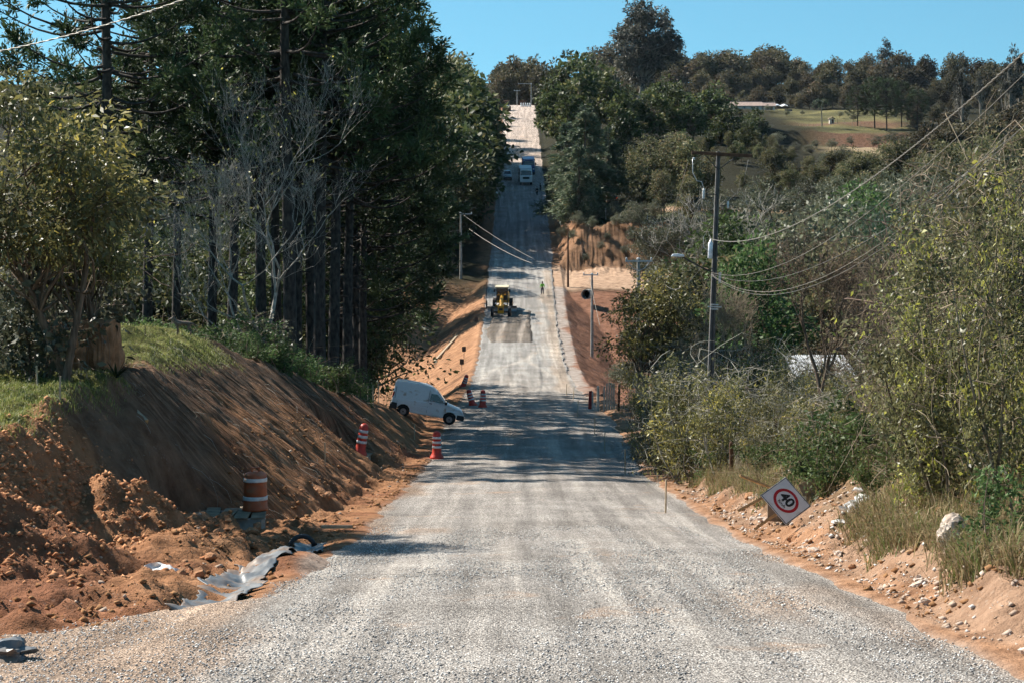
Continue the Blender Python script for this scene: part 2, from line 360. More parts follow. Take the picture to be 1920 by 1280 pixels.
def terrain(X, Y, fine=True):
    X = np.asarray(X, float); Y = np.asarray(Y, float)
    r = prof(Y); u = X-xc(Y)
    tl = np.interp(Y, NL[:,0], NL[:,1]) + smooth(30, 60, Y)*(1-smooth(115, 170, Y))*np.clip(-u-11, 0, 30)*0.09
    tr = np.interp(Y, NR[:,0], NR[:,1]); tv = np.interp(Y, VR[:,0], VR[:,1])
    tr = tr+(tv-tr)*smooth(34, 80, X-0.02*Y)
    t = np.where(u < 0, tl, tr)
    t = t+0.9*fbm(X*0.06, Y*0.06, 3, 3)*smooth(9, 22, np.abs(u))*(1+smooth(200, 600, Y)*2)
    t = t+(u < 0)*(.75*fbm(X*.55, Y*.45, 103, 4)-.1)*smooth(8.5, 10, -u)*(1-smooth(13, 16, -u))*smooth(52, 58, Y)*(1-smooth(105, 120, Y))
    ul = np.interp(Y, [0,30,40,50,56,60,100,130,180], [10.5,9.5,8.6,8.0,6.4,5.9,5.7,6.4,5.2]); ur = np.interp(Y, [0,30,100,130,180,290,300], [5.4,5.35,6.0,6.6,5.6,5.6,5.6])
    d = np.where(u < 0, np.clip(-u-ul, 0, None), np.clip(u-ur, 0, None))
    sc = np.where(u < 0, np.interp(Y,[0,50,58,100,280,300],[1.2,1.2,.82,.8,.8,1.1]), np.interp(Y, [0,40,70,280,300,340,420], [0.55,0.58,0.6,0.6,1.3,1.2,0.6])); sf = np.where(u < 0, 0.62, 0.72)
    z = r+np.clip(t-r, -sf*d, sc*d)
    z = np.where(np.abs(u) < 4.0, r-0.14, z)
    # under the road sheet the earth lies lower
    el, er = edge_left(Y), edge_right(Y)
    inside = smooth(0.0, 0.5, u-el)*smooth(0.0, 0.5, er-u)
    z = z-0.14*inside
    # on the fill the road stands a hand above its right shoulder
    z = z-0.22*smooth(182, 192, Y)*(1-smooth(286, 296, Y))*smooth(-0.2, 0.1, u-er)*(1-smooth(6.5, 9, u))
    # ditch on the left
    z = z-0.22*np.exp(-((u+5.35)/0.5)**2)*smooth(27, 30, Y)*(1-smooth(45, 49, Y))
    for mx, my, mh, rx, ry in MOUNDS:
        q = np.sqrt(((X-mx)/rx)**2+((Y-my)/ry)**2+0.02)
        top = prof(my)+mh*(1-q); k = .22; hh = np.clip(.5+.5*(top-z)/k, 0, 1); z = np.where(q < 1.4, z*(1-hh)+top*hh+k*hh*(1-hh), z)
    # pads dug out round the two drain boxes
    for px_, py_ in ((-7.1,48.3),(-6.7,82.5)):
        w = 1-smooth(.8, 1.3, np.sqrt(((X-px_)/1.5)**2+((Y-py_)/2.5)**2)); z = z+(np.minimum(z, r-.02)-z)*w
    if fine:
        near = 1-smooth(130, 260, Y)
        au = np.abs(u)
        rough = smooth(4.9, 6.2, au)*(1-0.6*smooth(10.5, 12.5, au))*near*(1-.7*scraped(X, Y))*(1-inside)
        z = z+rough*(0.40*fbm(X*0.9, Y*0.75, 21, 5)+0.26*fbm(X*2.6, Y*2.1, 33, 3)*(1-smooth(60, 90, Y)))
        rb = smooth(280, 292, Y)*(1-smooth(304, 312, Y))*smooth(5.5, 7, u)*(1-smooth(26, 34, u))
        z = z+rb*(.7*fbm(X*.4, Y*.3, 83, 4)+.25*vnoise(X*1.1, Y*.3, 85)+.35*vnoise(X*2.6, Y*.9, 86)+.25*vnoise(X*5, Y*.8, 87))
        fs = smooth(5.5, 7, u)*(1-smooth(22, 30, au))*smooth(140, 170, Y)*(1-smooth(262, 270, Y))
        z = z+fs*(.3*fbm(X*.5, Y*.35, 93, 4))
        # digger-tooth grooves down the cut bank
        gl = scraped(X, Y)
        z = z+gl*(0.20*vnoise(Y*1.7+0.25*u, 0.12*u, 41)+0.16*vnoise(Y*4.3+0.4*u, 0.1*u, 47)+.09*vnoise(Y*8+.5*u, .15*u, 49))
    return z

def scraped(X, Y):
    u = X-xc(Y)
    bank = smooth(6.2, 7.4, -u)*(1-smooth(11.6, 13.0, -u))*smooth(49, 54, Y)*(1-smooth(96, 108, Y))
    fill = smooth(5.3, 6.2, -u)*(1-smooth(13, 17, -u))*smooth(150, 165, Y)*(1-smooth(262, 276, Y))
    return np.maximum(bank, 0.8*fill)

def gz(x, y): return float(terrain(np.array([x]), np.array([y]))[0])
def gz0(x, y): return float(terrain(np.array([x]), np.array([y]), False)[0])
def rz(y): return float(prof(y))+0.012

# ---- rows and columns of the earth sheet: close where the camera is close
_rows = list(np.arange(11.0, 112.0, 0.16)); yv = 112.0
while yv < 1780: _rows.append(yv); yv += max(0.16, (yv-70)*0.0045+0.05) if yv < 310 else (yv-70)*.011
ROWS = np.array(_rows)
_c = [0.0]; xv = 0.0
while xv < 900:
    st = 0.45 if xv < 4.2 else (0.11 if xv < 13 else 0.11+(xv-13)*0.055); xv += st; _c.append(xv)
_c = np.array(_c); COLS = np.concatenate([-_c[:0:-1], _c])

def grid_faces(nr, nc):
    i = np.arange(nr-1)[:,None]*nc+np.arange(nc-1)[None,:]
    return np.stack([i, i+1, i+nc+1, i+nc], -1).reshape(-1,4)

def zone_colour(X, Y):
    u = X-xc(Y); au = np.abs(u)
    def c(r, g, b): return np.array([r,g,b])
    orange, red, tan = c(.41,.215,.112), c(.29,.13,.072), c(.42,.275,.185)
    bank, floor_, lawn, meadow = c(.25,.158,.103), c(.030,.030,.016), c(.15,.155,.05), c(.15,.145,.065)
    C = np.empty(X.shape+(3,)); C[...] = floor_
    def lay(col, w):
        nonlocal C
        w = np.clip(w, 0, 1)[...,None]; C = C*(1-w)+col*w
    nz = fbm(X*0.35, Y*0.3, 71, 4)
    L, R = (u < 0), (u >= 0)
    # far hill: meadow with a pale path and bare cuts
    mead = smooth(95, 112, X)*smooth(470, 520, Y)*(1-smooth(846, 856, Y))*(1-smooth(0.190*Y, 0.204*Y, X))
    lay(meadow*(1.0), mead*(0.75+0.8*nz)); lay(c(.24,.22,.095), mead*smooth(0.05, 0.35, fbm(X*0.09, Y*0.2, 5, 3)))
    lay(c(.20,.115,.075), mead*smooth(659, 661, Y)*(1-smooth(669, 671, Y)))
    lay(c(.42,.33,.21), mead*smooth(628, 634, Y)*(1-smooth(652, 656, Y)))
    lay(c(.20,.12,.08), mead*smooth(700, 702, Y)*(1-smooth(712, 714, Y)))
    # left side
    lay(bank*1.0, L*smooth(6.2, 7.4, au)*(1-smooth(11.6, 12.6, au+nz*0.8))*smooth(20, 26, Y)*(1-smooth(125, 145, Y)))
    lay(orange, L*(1-smooth(6.9, 8.4, au+nz*2.0))*(1-smooth(150, 170, Y)))
    for mx, my, mh, rx, ry in MOUNDS:
        q = np.sqrt(((X-mx)/rx)**2+((Y-my)/ry)**2); lay(orange*1.02, (1-smooth(0.75, 1.1, q+nz*0.2)))
    lay(red, L*smooth(-0.1, 0.35, fbm(X*0.5, Y*0.4, 91, 4))*(1-smooth(8, 11, au))*(1-smooth(110, 160, Y))*0.7)
    lay(red*1.05, L*(1-smooth(33, 40, Y))*smooth(6.5, 8, au)*0.8)
    lay(c(.47,.265,.15), L*smooth(146, 158, Y)*(1-smooth(262, 280, Y+nz*8))*(1-smooth(16, 20, au+nz*4)))
    lay(c(.27,.15,.09), L*smooth(146, 158, Y)*(1-smooth(262, 280, Y))*(1-smooth(16, 20, au))*smooth(0.12, 0.4, fbm(X*0.16, Y*0.1, 17, 4)))
    lay(c(.30,.17,.10), L*smooth(280, 300, Y)*(1-smooth(5.8, 7.5, au+nz)))
    lay(lawn, L*smooth(10.9, 11.2, au+nz*0.6)*smooth(38.5, 40.5, Y)*(1-smooth(50.5, 52.5, Y+nz*3))*(1-smooth(13.5, 15, au)))
    lay(lawn*1.1, L*smooth(11.1, 11.5, au+nz*0.6)*smooth(56, 58, Y)*(1-smooth(72, 76, Y+nz*3))*(1-smooth(14, 16, au)))
    # right side
    lay(c(.30,.205,.12), R*(1-smooth(10, 16, au+nz*3))*(1-smooth(120, 150, Y)))
    lay(tan, R*(1-smooth(6.7, 7.9, au+nz*1.3))*(1-smooth(130, 160, Y)))
    lay(orange*1.1, R*(1-smooth(5.3, 6.0, au+nz*1.6))*(1-smooth(130, 160, Y))*0.6)
    lay(c(.22,.15,.095), R*smooth(.1, .35, fbm(X*.8, Y*.6, 64, 4))*smooth(5.4, 6.0, au)*(1-smooth(120, 140, Y))*.7)
    lay(c(.30,.155,.10), R*smooth(140, 165, Y)*(1-smooth(20, 28, au+nz*4))*(1-smooth(268, 272, Y)))
    lay(c(.44,.385,.34), R*smooth(150, 180, Y)*(1-smooth(5.0, 5.8, au+nz*1.2))*(1-smooth(285, 296, Y)))
    lay(c(.56,.39,.27), R*smooth(269, 272, Y+nz*2)*(1-smooth(289, 291, Y+nz*2))*(1-smooth(24, 30, au)))
    lay(c(.27,.16,.095), R*smooth(289, 291, Y+nz)*(1-smooth(299, 301.5, Y+nz*2))*(1-smooth(24, 34, au+nz*6)))
    lay(c(.36,.205,.12), R*smooth(295, 301, Y)*(1-smooth(345, 375, Y))*(1-smooth(9, 11.5, au+nz*2)))
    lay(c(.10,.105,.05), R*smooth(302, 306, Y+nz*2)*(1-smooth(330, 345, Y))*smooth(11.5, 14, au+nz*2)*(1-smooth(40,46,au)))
    lay(c(.45,.31,.2), R*smooth(322, 324, Y)*(1-smooth(329, 331, Y))*smooth(12, 15, au)*(1-smooth(40,46,au)))
    # under the road
    lay(c(.40,.34,.29), (au < 5.0)*1.0*smooth(0, .4, u-edge_left(Y))*smooth(0, .4, edge_right(Y)-u))
    return np.clip(C*np.array([.76,.72,.70]), 0.01, 0.9)

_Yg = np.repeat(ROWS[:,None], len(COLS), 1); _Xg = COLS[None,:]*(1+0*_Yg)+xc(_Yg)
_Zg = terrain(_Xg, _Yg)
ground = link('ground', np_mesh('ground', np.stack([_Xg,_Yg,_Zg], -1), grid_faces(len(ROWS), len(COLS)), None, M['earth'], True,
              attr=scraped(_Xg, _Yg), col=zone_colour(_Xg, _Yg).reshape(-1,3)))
tag(ground, kind='structure')

# ---- the gravel road: one sheet with ragged edges that sink into the earth
def make_road():
    rows = ROWS[ROWS < 640]; nr = len(rows)
    t = np.concatenate([[0, 0], np.linspace(0, 1, 56), [1, 1]])
    el, er = edge_left(rows)[:,None], edge_right(rows)[:,None]
    drop = np.zeros_like(t); drop[0] = .45; drop[-1] = .45; drop[1] = .03; drop[-2] = .03
    off = np.zeros_like(t); off[0] = -.12; off[1] = -.03; off[-1] = .12; off[-2] = .03
    u = el+(er-el)*t[None,:]+off[None,:]
    Y = np.repeat(rows[:,None], len(t), 1); X = u+xc(Y)
    near = 1-smooth(150, 260, Y)
    z = prof(Y)+0.0-0.06*(u/5)**2+near*0.05*fbm(X*0.8, Y*0.25, 61, 3)+0.035*fbm(X*1.6, Y*0.05, 63, 3)-drop[None,:]
    z = z+0.02*(1-smooth(30,60,Y))*vnoise(X*4, Y*4, 12)
    nz = fbm(X*0.5, Y*0.1, 88, 4)
    C = np.empty(X.shape+(3,))
    st = [(0,(.46,.44,.415)),(60,(.47,.445,.42)),(110,(.47,.44,.41)),(150,(.52,.48,.44)),(200,(.54,.53,.505)),(290,(.55,.535,.51)),(330,(.42,.41,.42)),(400,(.52,.46,.43)),(430,(.72,.61,.53)),(640,(.76,.64,.56))]  # far stretch dips darker and bluer: tree shade put into the gravel colour
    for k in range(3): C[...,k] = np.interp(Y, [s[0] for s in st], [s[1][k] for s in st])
    # sandy fines along the right wheel path on the fill, and where the trucks turned
    w = (smooth(150, 175, Y)*(1-smooth(275, 300, Y))*smooth(2.4, 3.1, u+nz)*(1-smooth(3.9, 4.2, u)))[...,None]*0.75
    C = C*(1-w)+np.array([.62,.50,.39])*w
    # sweeping pale tyre tracks below the grader
    for x0, y0, x1, y1, wd in ((-3.6,186,1.0,214,.22), (-2.4,190,1.6,216,.2), (2.2,186,-.4,212,.22), (2.9,178,.5,208,.18), (3.2,196,2.6,250,.3), (2.2,200,2.1,262,.22), (-1.2,170,-1.6,184,.3)):
        s = np.clip((Y-y0)/(y1-y0), 0, 1); c0 = x0+(x1-x0)*(s*s*(3-2*s))
        ww = np.exp(-((u-c0)/wd)**2)*smooth(y0-4, y0, Y)*(1-smooth(y1, y1+4, Y)); ww = (ww*.6)[...,None]
        C = C*(1-ww)+np.array([.74,.68,.61])*ww
    for c0, wd, am in ((-2.9,.42,.5),(-1.15,.38,.45),(.95,.4,.5),(2.6,.4,.45),(-4.0,.3,.3)):
        cc = c0+.35*fbm(Y*.03, c0*3+0*Y, 19, 2)+.25*np.sin(Y*.06+c0)
        ww = (np.exp(-((u-cc)/wd)**2)*am*(.6+.9*fbm(X*.3, Y*.07, 23, 3))*(1-smooth(130, 170, Y)))[...,None]; ww = np.clip(ww, 0, .7)
        C = C*(1-ww)+np.array([.66,.615,.565])*ww
    dirt = (smooth(0.25, 0.6, nz+np.clip((np.abs(u)-3.8)*0.5, 0, 1)-0.12)*(1-smooth(140, 170, Y)))[...,None]*0.55
    C = C*(1-dirt)+np.array([.50,.31,.18])*dirt
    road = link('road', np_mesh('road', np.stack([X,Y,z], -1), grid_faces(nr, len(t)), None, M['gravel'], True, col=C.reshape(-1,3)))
    tag(road, kind='structure')
    return road
road = make_road()
# ------------------------------------------------------------------ growing things
class Arr:
    """collects quads as arrays (leaves, twigs, blades)"""
    def __init__(s): s.V = []; s.Q = []; s.A = []; s.n = 0
    def add(s, V, Q, a):
        V = np.asarray(V, float).reshape(-1,3); s.V.append(V); s.Q.append(np.asarray(Q, np.int64)+s.n)
        s.A.append(np.broadcast_to(np.asarray(a, float), (len(V),))); s.n += len(V)
    def leaves(s, P, size, aspect=0.45, v=None, out=None, droop=0.0, flat=0.0, r=None, jit=0.5):
        """diamond leaves at P; out = outward vectors they tend to follow"""
        r = r or rng; N = len(P)
        if N == 0: return
        a = r.normal(size=(N,3))
        if out is not None: a = a*0.75+out*1.0
        a[:,2] -= droop; a[:,2] *= (1-flat)
        a /= np.linalg.norm(a, axis=1, keepdims=True)+1e-9
        b = np.cross(a, r.normal(size=(N,3))); b /= np.linalg.norm(b, axis=1, keepdims=True)+1e-9
        nn = np.cross(a, b)
        L = size*(1+jit*r.uniform(-1,1,(N,1))); W = L*aspect
        V = np.stack([P, P+a*L*.45+b*W*.5+nn*L*.06, P+a*L-nn*L*.10, P+a*L*.5-b*W*.5+nn*L*.06], 1)
        if v is None: v = r.uniform(0,1,N)
        s.add(V.reshape(-1,3), np.arange(4*N).reshape(N,4), np.repeat(v, 4))
    def tube(s, pts, rad, n=4, v=0.5):
        pts = np.asarray(pts, float); m = len(pts); rad = np.broadcast_to(np.asarray(rad, float), (m,))
        t = np.empty_like(pts); t[1:-1] = pts[2:]-pts[:-2]; t[0] = pts[1]-pts[0]; t[-1] = pts[-1]-pts[-2]
        t /= np.linalg.norm(t, axis=1, keepdims=True)+1e-9
        ref = np.where(np.abs(t[:,2:3]) < .9, np.array([[0,0,1.]]), np.array([[1.,0,0]]))
        a = np.cross(t, ref); a /= np.linalg.norm(a, axis=1, keepdims=True)+1e-9
        b = np.cross(t, a)
        an = np.arange(n)*2*PI/n
        V = pts[:,None,:]+rad[:,None,None]*(np.cos(an)[None,:,None]*a[:,None,:]+np.sin(an)[None,:,None]*b[:,None,:])
        k = np.arange(n); k2 = (k+1) % n
        i = np.arange(m-1)[:,None]*n
        Q = np.stack([i+k, i+k2, i+n+k2, i+n+k], -1).reshape(-1,4)
        s.add(V.reshape(-1,3), Q, v)
    def mesh(s, name, mat, smooth_=False):
        return np_mesh(name, np.concatenate(s.V), np.concatenate(s.Q), None, mat, smooth_, attr=np.concatenate(s.A))

def unit(r, n):
    d = r.normal(size=(n,3)); return d/(np.linalg.norm(d, axis=1, keepdims=True)+1e-9)

def bend(p0, p1, r, wob=0.12, n=6, lift=0.0):
    p0, p1 = np.asarray(p0, float), np.asarray(p1, float); t = np.linspace(0, 1, n)[:,None]
    L = np.linalg.norm(p1-p0); o = r.normal(size=3)*wob*L; o2 = r.normal(size=3)*wob*L*.5
    p = p0+(p1-p0)*t+np.sin(t*PI)*o+np.sin(t*2*PI)*o2
    p[:,2] += lift*L*np.sin(t[:,0]*PI)
    return p

def broadleaf(seed, h, cr, base=0.3, K=34, per=110, leaf=0.4, aspect=0.5, clump=0.28, trunk=0.018, droop=0.25, shape=1.0, lean=0.05, multi=1, flatb=0.6, twigs=0):
    """a tree of height h: trunk, limbs reaching into K leaf clumps spread through an uneven crown. Returns (wood, leaves) arrays"""
    r = np.random.default_rng(seed); W, Lf = Arr(), Arr()
    tr = trunk*h
    top = np.array([r.normal()*lean*h, r.normal()*lean*h, h*(base+0.5*(1-base))])
    stems = []
    for k in range(multi):
        b0 = np.array([r.normal()*0.25*cr*(multi>1), r.normal()*0.25*cr*(multi>1), -0.6])
        t0 = top+np.array([r.normal()*.5*cr, r.normal()*.5*cr, r.normal()*.08*h])*(multi>1)
        p = bend(b0, t0, r, 0.05, 8); W.tube(p, np.linspace(tr, tr*0.45, 8)/math.sqrt(multi)*1.1, 7); stems.append(p)
    c0 = np.array([top[0], top[1], h*(base+(1-base)*0.5)]); hz = h*(1-base)*0.5
    d = unit(r, K); rad = r.uniform(0.25, 1.0, K)**0.55
    C = d*rad[:,None]
    C[:,2] = np.where(C[:,2] < 0, C[:,2]*flatb, C[:,2])
    taper = 1-0.35*shape*np.clip(C[:,2], 0, 1)
    C = C*np.stack([cr*taper*.82, cr*taper*.82, np.full(K, hz*.86)], 1)+c0
    C += r.normal(size=C.shape)*0.07*cr
    C[0] = c0+np.array([0.1*cr*r.normal(), 0.1*cr*r.normal(), hz*.82])
    for i in range(K):
        st = stems[r.integers(len(stems))]; j = r.integers(3, 8); p0 = st[j]
        if p0[2] > C[i,2]: p0 = st[max(2, j-3)]
        p = bend(p0, C[i], r, 0.10, 6, 0.05)
        W.tube(p, np.linspace(tr*0.36, tr*0.07, 6), 4)
        rc = clump*cr*r.uniform(0.7, 1.35)
        n = int(per*r.uniform(0.6, 1.35))
        dd = unit(r, n); q = C[i]+dd*rc*(r.uniform(0.15, 1, (n,1))**0.45)*np.array([1.15,1.15,0.72])
        tone = r.uniform(0.15, 0.85)
        Lf.leaves(q, leaf, aspect, np.clip(tone+r.normal(0, .22, n), 0, 1), dd, droop, r=r)
        for k in range(twigs):
            e = C[i]+unit(r,1)[0]*rc*1.3; W.tube(bend(p[-2], e, r, .15, 4), np.linspace(tr*.08, tr*.02, 4), 3)
    return W, Lf

def araucaria(seed, h, first=0.55, L=5.6, whorls=9, nb=7, tuft=1.0, young=False, trunk=0.30, det=1.0):
    """parana pine: bare straight bole, whorls of long limbs that curve up to tufts of rope-like shoots"""
    r = np.random.default_rng(seed); W, Lf = Arr(), Arr()
    n = 14; zz = np.linspace(-0.8, h, n)
    p = np.stack([0.10*np.sin(zz*.25+seed), 0.10*np.cos(zz*.21+seed), zz], 1); W.tube(p, np.interp(zz, [-.8,0,2,h*.8,h], [trunk*1.35,trunk*1.15,trunk,trunk*.6,.06]), 9)
    for k in range(int(h*0.55)):       # dead stubs on the bole
        z = r.uniform(.25, first)*h; a = r.uniform(0, 2*PI); e = r.uniform(.3, 1.3)
        W.tube([[0,0,z],[e*math.cos(a), e*math.sin(a), z-.1*e]], [.05,.02], 4)
    for w in range(whorls):
        f = w/(whorls-1); z = h*(first+(1-first)*f**1.0)*0.985
        if young: Lw = L*(1-0.85*f)+.4
        else: Lw = L*(0.80+0.25*math.sin(f*PI))*(1-0.45*f**3)
        a0 = r.uniform(0, 2*PI)
        for b in range(nb):
            a = a0+2*PI*b/nb+r.normal()*.2; Lb = Lw*r.uniform(.78, 1.12); zb = z+r.normal()*.25
            t = np.linspace(0, 1, 9)
            rise = (0.20*t**2.5-0.10*np.sin(t*PI)*(1-f)) if not young else (0.25*t**2-0.18*t)
            rr = t*Lb; q = np.stack([rr*math.cos(a), rr*math.sin(a), zb+Lb*(rise+0.10*f*t)], 1)
            q[:,0] += 0.06*Lb*np.sin(t*3+seed+b); W.tube(q, np.linspace(.085, .02, 9)*(1 if not young else .6), 4)
            # shoots bunched on the outer part
            ns = int((36 if not young else 15)*det*r.uniform(.75, 1.25)*tuft)
            s = 1-np.abs(r.normal(0, .10, ns)); s = np.clip(s, .42 if not young else .2, 1.0)
            P0 = np.stack([np.interp(s, t, q[:,k]) for k in range(3)], 1)
            radial = np.array([math.cos(a), math.sin(a), 0])
            d = unit(r, ns)*np.array([1,1,.75])+np.array([0,0,.35])+radial*.45; d /= np.linalg.norm(d, axis=1, keepdims=True)
            ln = r.uniform(.45, 1.0, ns)*(1 if not young else .8)
            tone = r.uniform(.1,.9)
            m = int(9*det)+2
            for j in range(m):      # needles along each shoot, the shoot itself curling up
                u_ = (j+.5)/m
                PP = P0+d*(ln*u_)[:,None]; PP[:,2] += ln*.30*u_**2
                Lf.leaves(PP, .26, .30, np.clip(tone+r.normal(0,.2,ns), 0, 1), d*1.6, 0, r=r)
    return W, Lf

def conifer(seed, h, cr, per=6500, leaf=0.5, base=0.04, aspect=.22):
    """dense pointed conifer with drooping sprays"""
    r = np.random.default_rng(seed); W, Lf = Arr(), Arr()
    W.tube([[0,0,-.5],[0.05*h*.2,0,h*.5],[0,0,h*.97]], [.022*h,.014*h,.01], 7)
    nb = 130
    f = np.sort(r.uniform(0, 1, nb))
    for i in range(nb):
        z = h*(base+(1-base)*f[i]*.97); Lb = cr*(1-f[i])**.75*r.uniform(.7, 1.15)+.25; a = r.uniform(0, 2*PI)
        t = np.linspace(0, 1, 5); q = np.stack([t*Lb*math.cos(a), t*Lb*math.sin(a), z+Lb*(.28*t-.42*t*t)], 1); W.tube(q, np.linspace(.012*h*(1-f[i])+.02, .01, 5)*.5, 3)
        n = int(per/nb*(0.4+1.3*(1-f[i]))); s = r.uniform(.15, 1, n)**.7
        P = np.stack([np.interp(s, t, q[:,k]) for k in range(3)], 1)+r.normal(size=(n,3))*np.array([.13,.13,.09])*Lb*.8
        out = np.array([math.cos(a), math.sin(a), .05])*np.ones((n,1))
        Lf.leaves(P, leaf, aspect, np.clip(r.uniform(.2,.8)+r.normal(0,.2,n), 0, 1), out*1.6, .35, r=r)
    return W, Lf

def bare_tree(seed, h, spread=0.75, levels=6, trunk=0.02, split=3, first=0.25, leafn=0, leaf=.12, twig=.006, up=.25, thin=0.6):
    """leafless crown of forking limbs and fine twigs"""
    r = np.random.default_rng(seed); W, Lf = Arr(), Arr()
    tips = []
    def grow(p, d, L, rad, lv):
        n = 5; q = [p]; dd = d.copy()
        for k in range(n-1):
            dd = dd+r.normal(size=3)*.17+np.array([0,0,up*.25]); dd /= np.linalg.norm(dd); q.append(q[-1]+dd*L/(n-1))
        q = np.array(q); W.tube(q, np.linspace(rad, rad*.66, n), 7 if lv < 2 else (4 if lv < 4 else 3))
        if lv >= levels: tips.append(q[-1]); return
        k = split if lv > 0 else split+1
        for j in range(k):
            e = dd+r.normal(size=3)*spread*(.62 if lv else .8); e[2] += up*.4; e /= np.linalg.norm(e)
            st = q[-1] if j < 2 else q[r.integers(1, n)]
            grow(st, e, L*r.uniform(.58, .88), max(twig, rad*r.uniform(.48, .66)), lv+1)
    grow(np.array([0,0,-.5]), np.array([r.normal()*.06, r.normal()*.06, 1.]), h*first+.5, trunk*h, 0)
    T = np.array(tips); sc = h/max(1e-3, T[:,2].max())
    for i in range(len(W.V)): W.V[i] = W.V[i]*np.array([1,1,sc])
    if leafn:
        T = T*np.array([1,1,sc])
        P = T[r.integers(0, len(T), leafn)]+r.normal(size=(leafn,3))*.25; Lf.leaves(P, leaf, .5, None, None, .2, r=r)
    return W, Lf

def thicket(seed, h, cr, stems=14, per=170, leaf=0.14, aspect=.38, twigs=60, clump=.55, low=0.12, tall=1.0):
    """a tangle of upright stems, each with leaf sprays along its upper length, and bare twigs between"""
    r = np.random.default_rng(seed); W, Lf = Arr(), Arr()
    for k in range(stems):
        a = r.uniform(0, 2*PI); rb = cr*.55*math.sqrt(r.uniform(0,1)); rt = rb+cr*r.uniform(.05,.55)
        hh = h*r.uniform(.55, 1.0)*(1-.35*(rt/cr)**2)
        p = bend([rb*math.cos(a), rb*math.sin(a), -.3], [rt*math.cos(a+r.normal()*.3), rt*math.sin(a+r.normal()*.3), hh], r, .06, 9)
        W.tube(p, np.linspace(.022+.004*h, .007, 9), 5, v=r.uniform(0,1))
        ns = max(5, int(hh*2.6))
        for j in range(ns):
            s = r.uniform(low, 1.0); c = np.array([np.interp(s, np.linspace(0,1,9), p[:,i]) for i in range(3)])
            e = c+np.array([*(r.normal(size=2)*.55), r.normal()*.25+.12])*clump*1.6
            W.tube(bend(c, e, r, .12, 4), np.linspace(.012, .004, 4), 3, v=r.uniform(0,1))
            n = int(per*r.uniform(.4, 1.5)); P = c+(e-c)*r.uniform(.3, 1.1, (n,1))+r.normal(size=(n,3))*clump*.36
            Lf.leaves(P, leaf, aspect, np.clip(r.uniform(.05,.95)+r.normal(0,.2,n), 0, 1), None, .45, r=r)
    for k in range(twigs):
        a = r.uniform(0, 2*PI); rb = cr*math.sqrt(r.uniform(0,1)); z = h*r.uniform(.05,.85)
        c = np.array([rb*math.cos(a), rb*math.sin(a), z]); e = c+np.array([*(r.normal(size=2)*.9), r.normal()*.6])
        W.tube(bend(c, e, r, .2, 6), np.linspace(.012, .004, 6), 3, v=r.uniform(0,1))
    return W, Lf

def palm(seed, h):
    r = np.random.default_rng(seed); W, Lf = Arr(), Arr()
    W.tube([[0,0,-.5],[.1,0,h*.4],[.1,.1,h*.8]], [.28,.22,.18], 8)
    for k in range(26):
        a = r.uniform(0, 2*PI); el = r.uniform(.1, 1.35); L = h*r.uniform(.30,.42)
        t = np.linspace(0, 1, 9); q = np.stack([L*t*math.cos(a)*np.cos(el*(1-.3*t)), L*t*math.sin(a)*np.cos(el*(1-.3*t)), h*.8+L*(math.sin(el)*t-.75*t*t)], 1)
        W.tube(q, np.linspace(.06,.02,9), 3)
        n = 60; s = r.uniform(.15, 1, n); P = np.stack([np.interp(s, t, q[:,i]) for i in range(3)], 1)
        Lf.leaves(P, .9, .14, None, np.array([math.cos(a), math.sin(a), 0])*np.ones((n,1))*.8, .8, r=r)
    return W, Lf

M['bark_dark'] = bark_mat('araucaria_bark', (.022,.019,.017), (.085,.070,.060), (7,7,3))
M['bark_grey'] = bark_mat('lichen_bark', (.17,.155,.13), (.46,.42,.36), (10,10,3))
M['bark_brown'] = bark_mat('brown_bark', (.07,.05,.035), (.22,.16,.115), (10,10,2))
M['bark_pale'] = bark_mat('pale_bark', (.16,.13,.10), (.42,.36,.29), (8,8,1.5))
M['lf_arau'] = leaf_mat('araucaria_needles', (.022,.034,.016), (.085,.115,.045), .22, .55, .25)
M['lf_dark'] = leaf_mat('dark_broad_leaves', (.030,.042,.017), (.100,.118,.044), .36, .55, .25, (.17,.155,.065), .08)
M['lf_forest'] = leaf_mat('forest_leaves', (.058,.064,.032), (.175,.170,.080), .36, .6, .2, (.24,.18,.10), .12, objvar=.42)
M['lf_ridge'] = leaf_mat('ridge_leaves', (.050,.048,.028), (.150,.128,.072), .28, .65, .15, (.19,.135,.085), .12, objvar=.45)
M['lf_olive'] = leaf_mat('olive_leaves', (.070,.074,.030), (.25,.235,.090), .40, .45, .4, (.45,.38,.09), .10)
M['lf_lime'] = leaf_mat('yellow_green_leaves', (.075,.074,.034), (.27,.262,.120), .42, .45, .4, (.46,.45,.09), .10)
M['lf_fresh'] = leaf_mat('fresh_green_leaves', (.045,.070,.024), (.125,.185,.062), .36, .55, .2)
M['lf_pine'] = leaf_mat('pine_needles', (0.027,0.060,0.030), (0.090,0.158,0.075), .2, .45, .35)
M['lf_cypress'] = leaf_mat('cypress_sprays', (.045,.066,.040), (.145,.180,.105), .25, .55, .25, (.20,.17,.09), .10)
M['lf_grey'] = leaf_mat('grey_green_leaves', (0.068,0.075,0.045), (0.203,0.203,0.128), .25, .5, .3)
M['lf_dry'] = leaf_mat('dry_leaves', (.09,.065,.035), (.24,.18,.10), .3, .6, .2)
M['lf_eucal'] = leaf_mat('eucalyptus_leaves', (.030,.032,.026), (.095,.092,.068), .25, .55, .25)
M['twig_brown'] = leaf_mat('brown_twigs', (.10,.070,.052), (.30,.225,.17), 0, .85, .1)
M['twig_grey'] = leaf_mat('grey_twigs', (.16,.145,.12), (.40,.37,.31), 0, .85, .1)

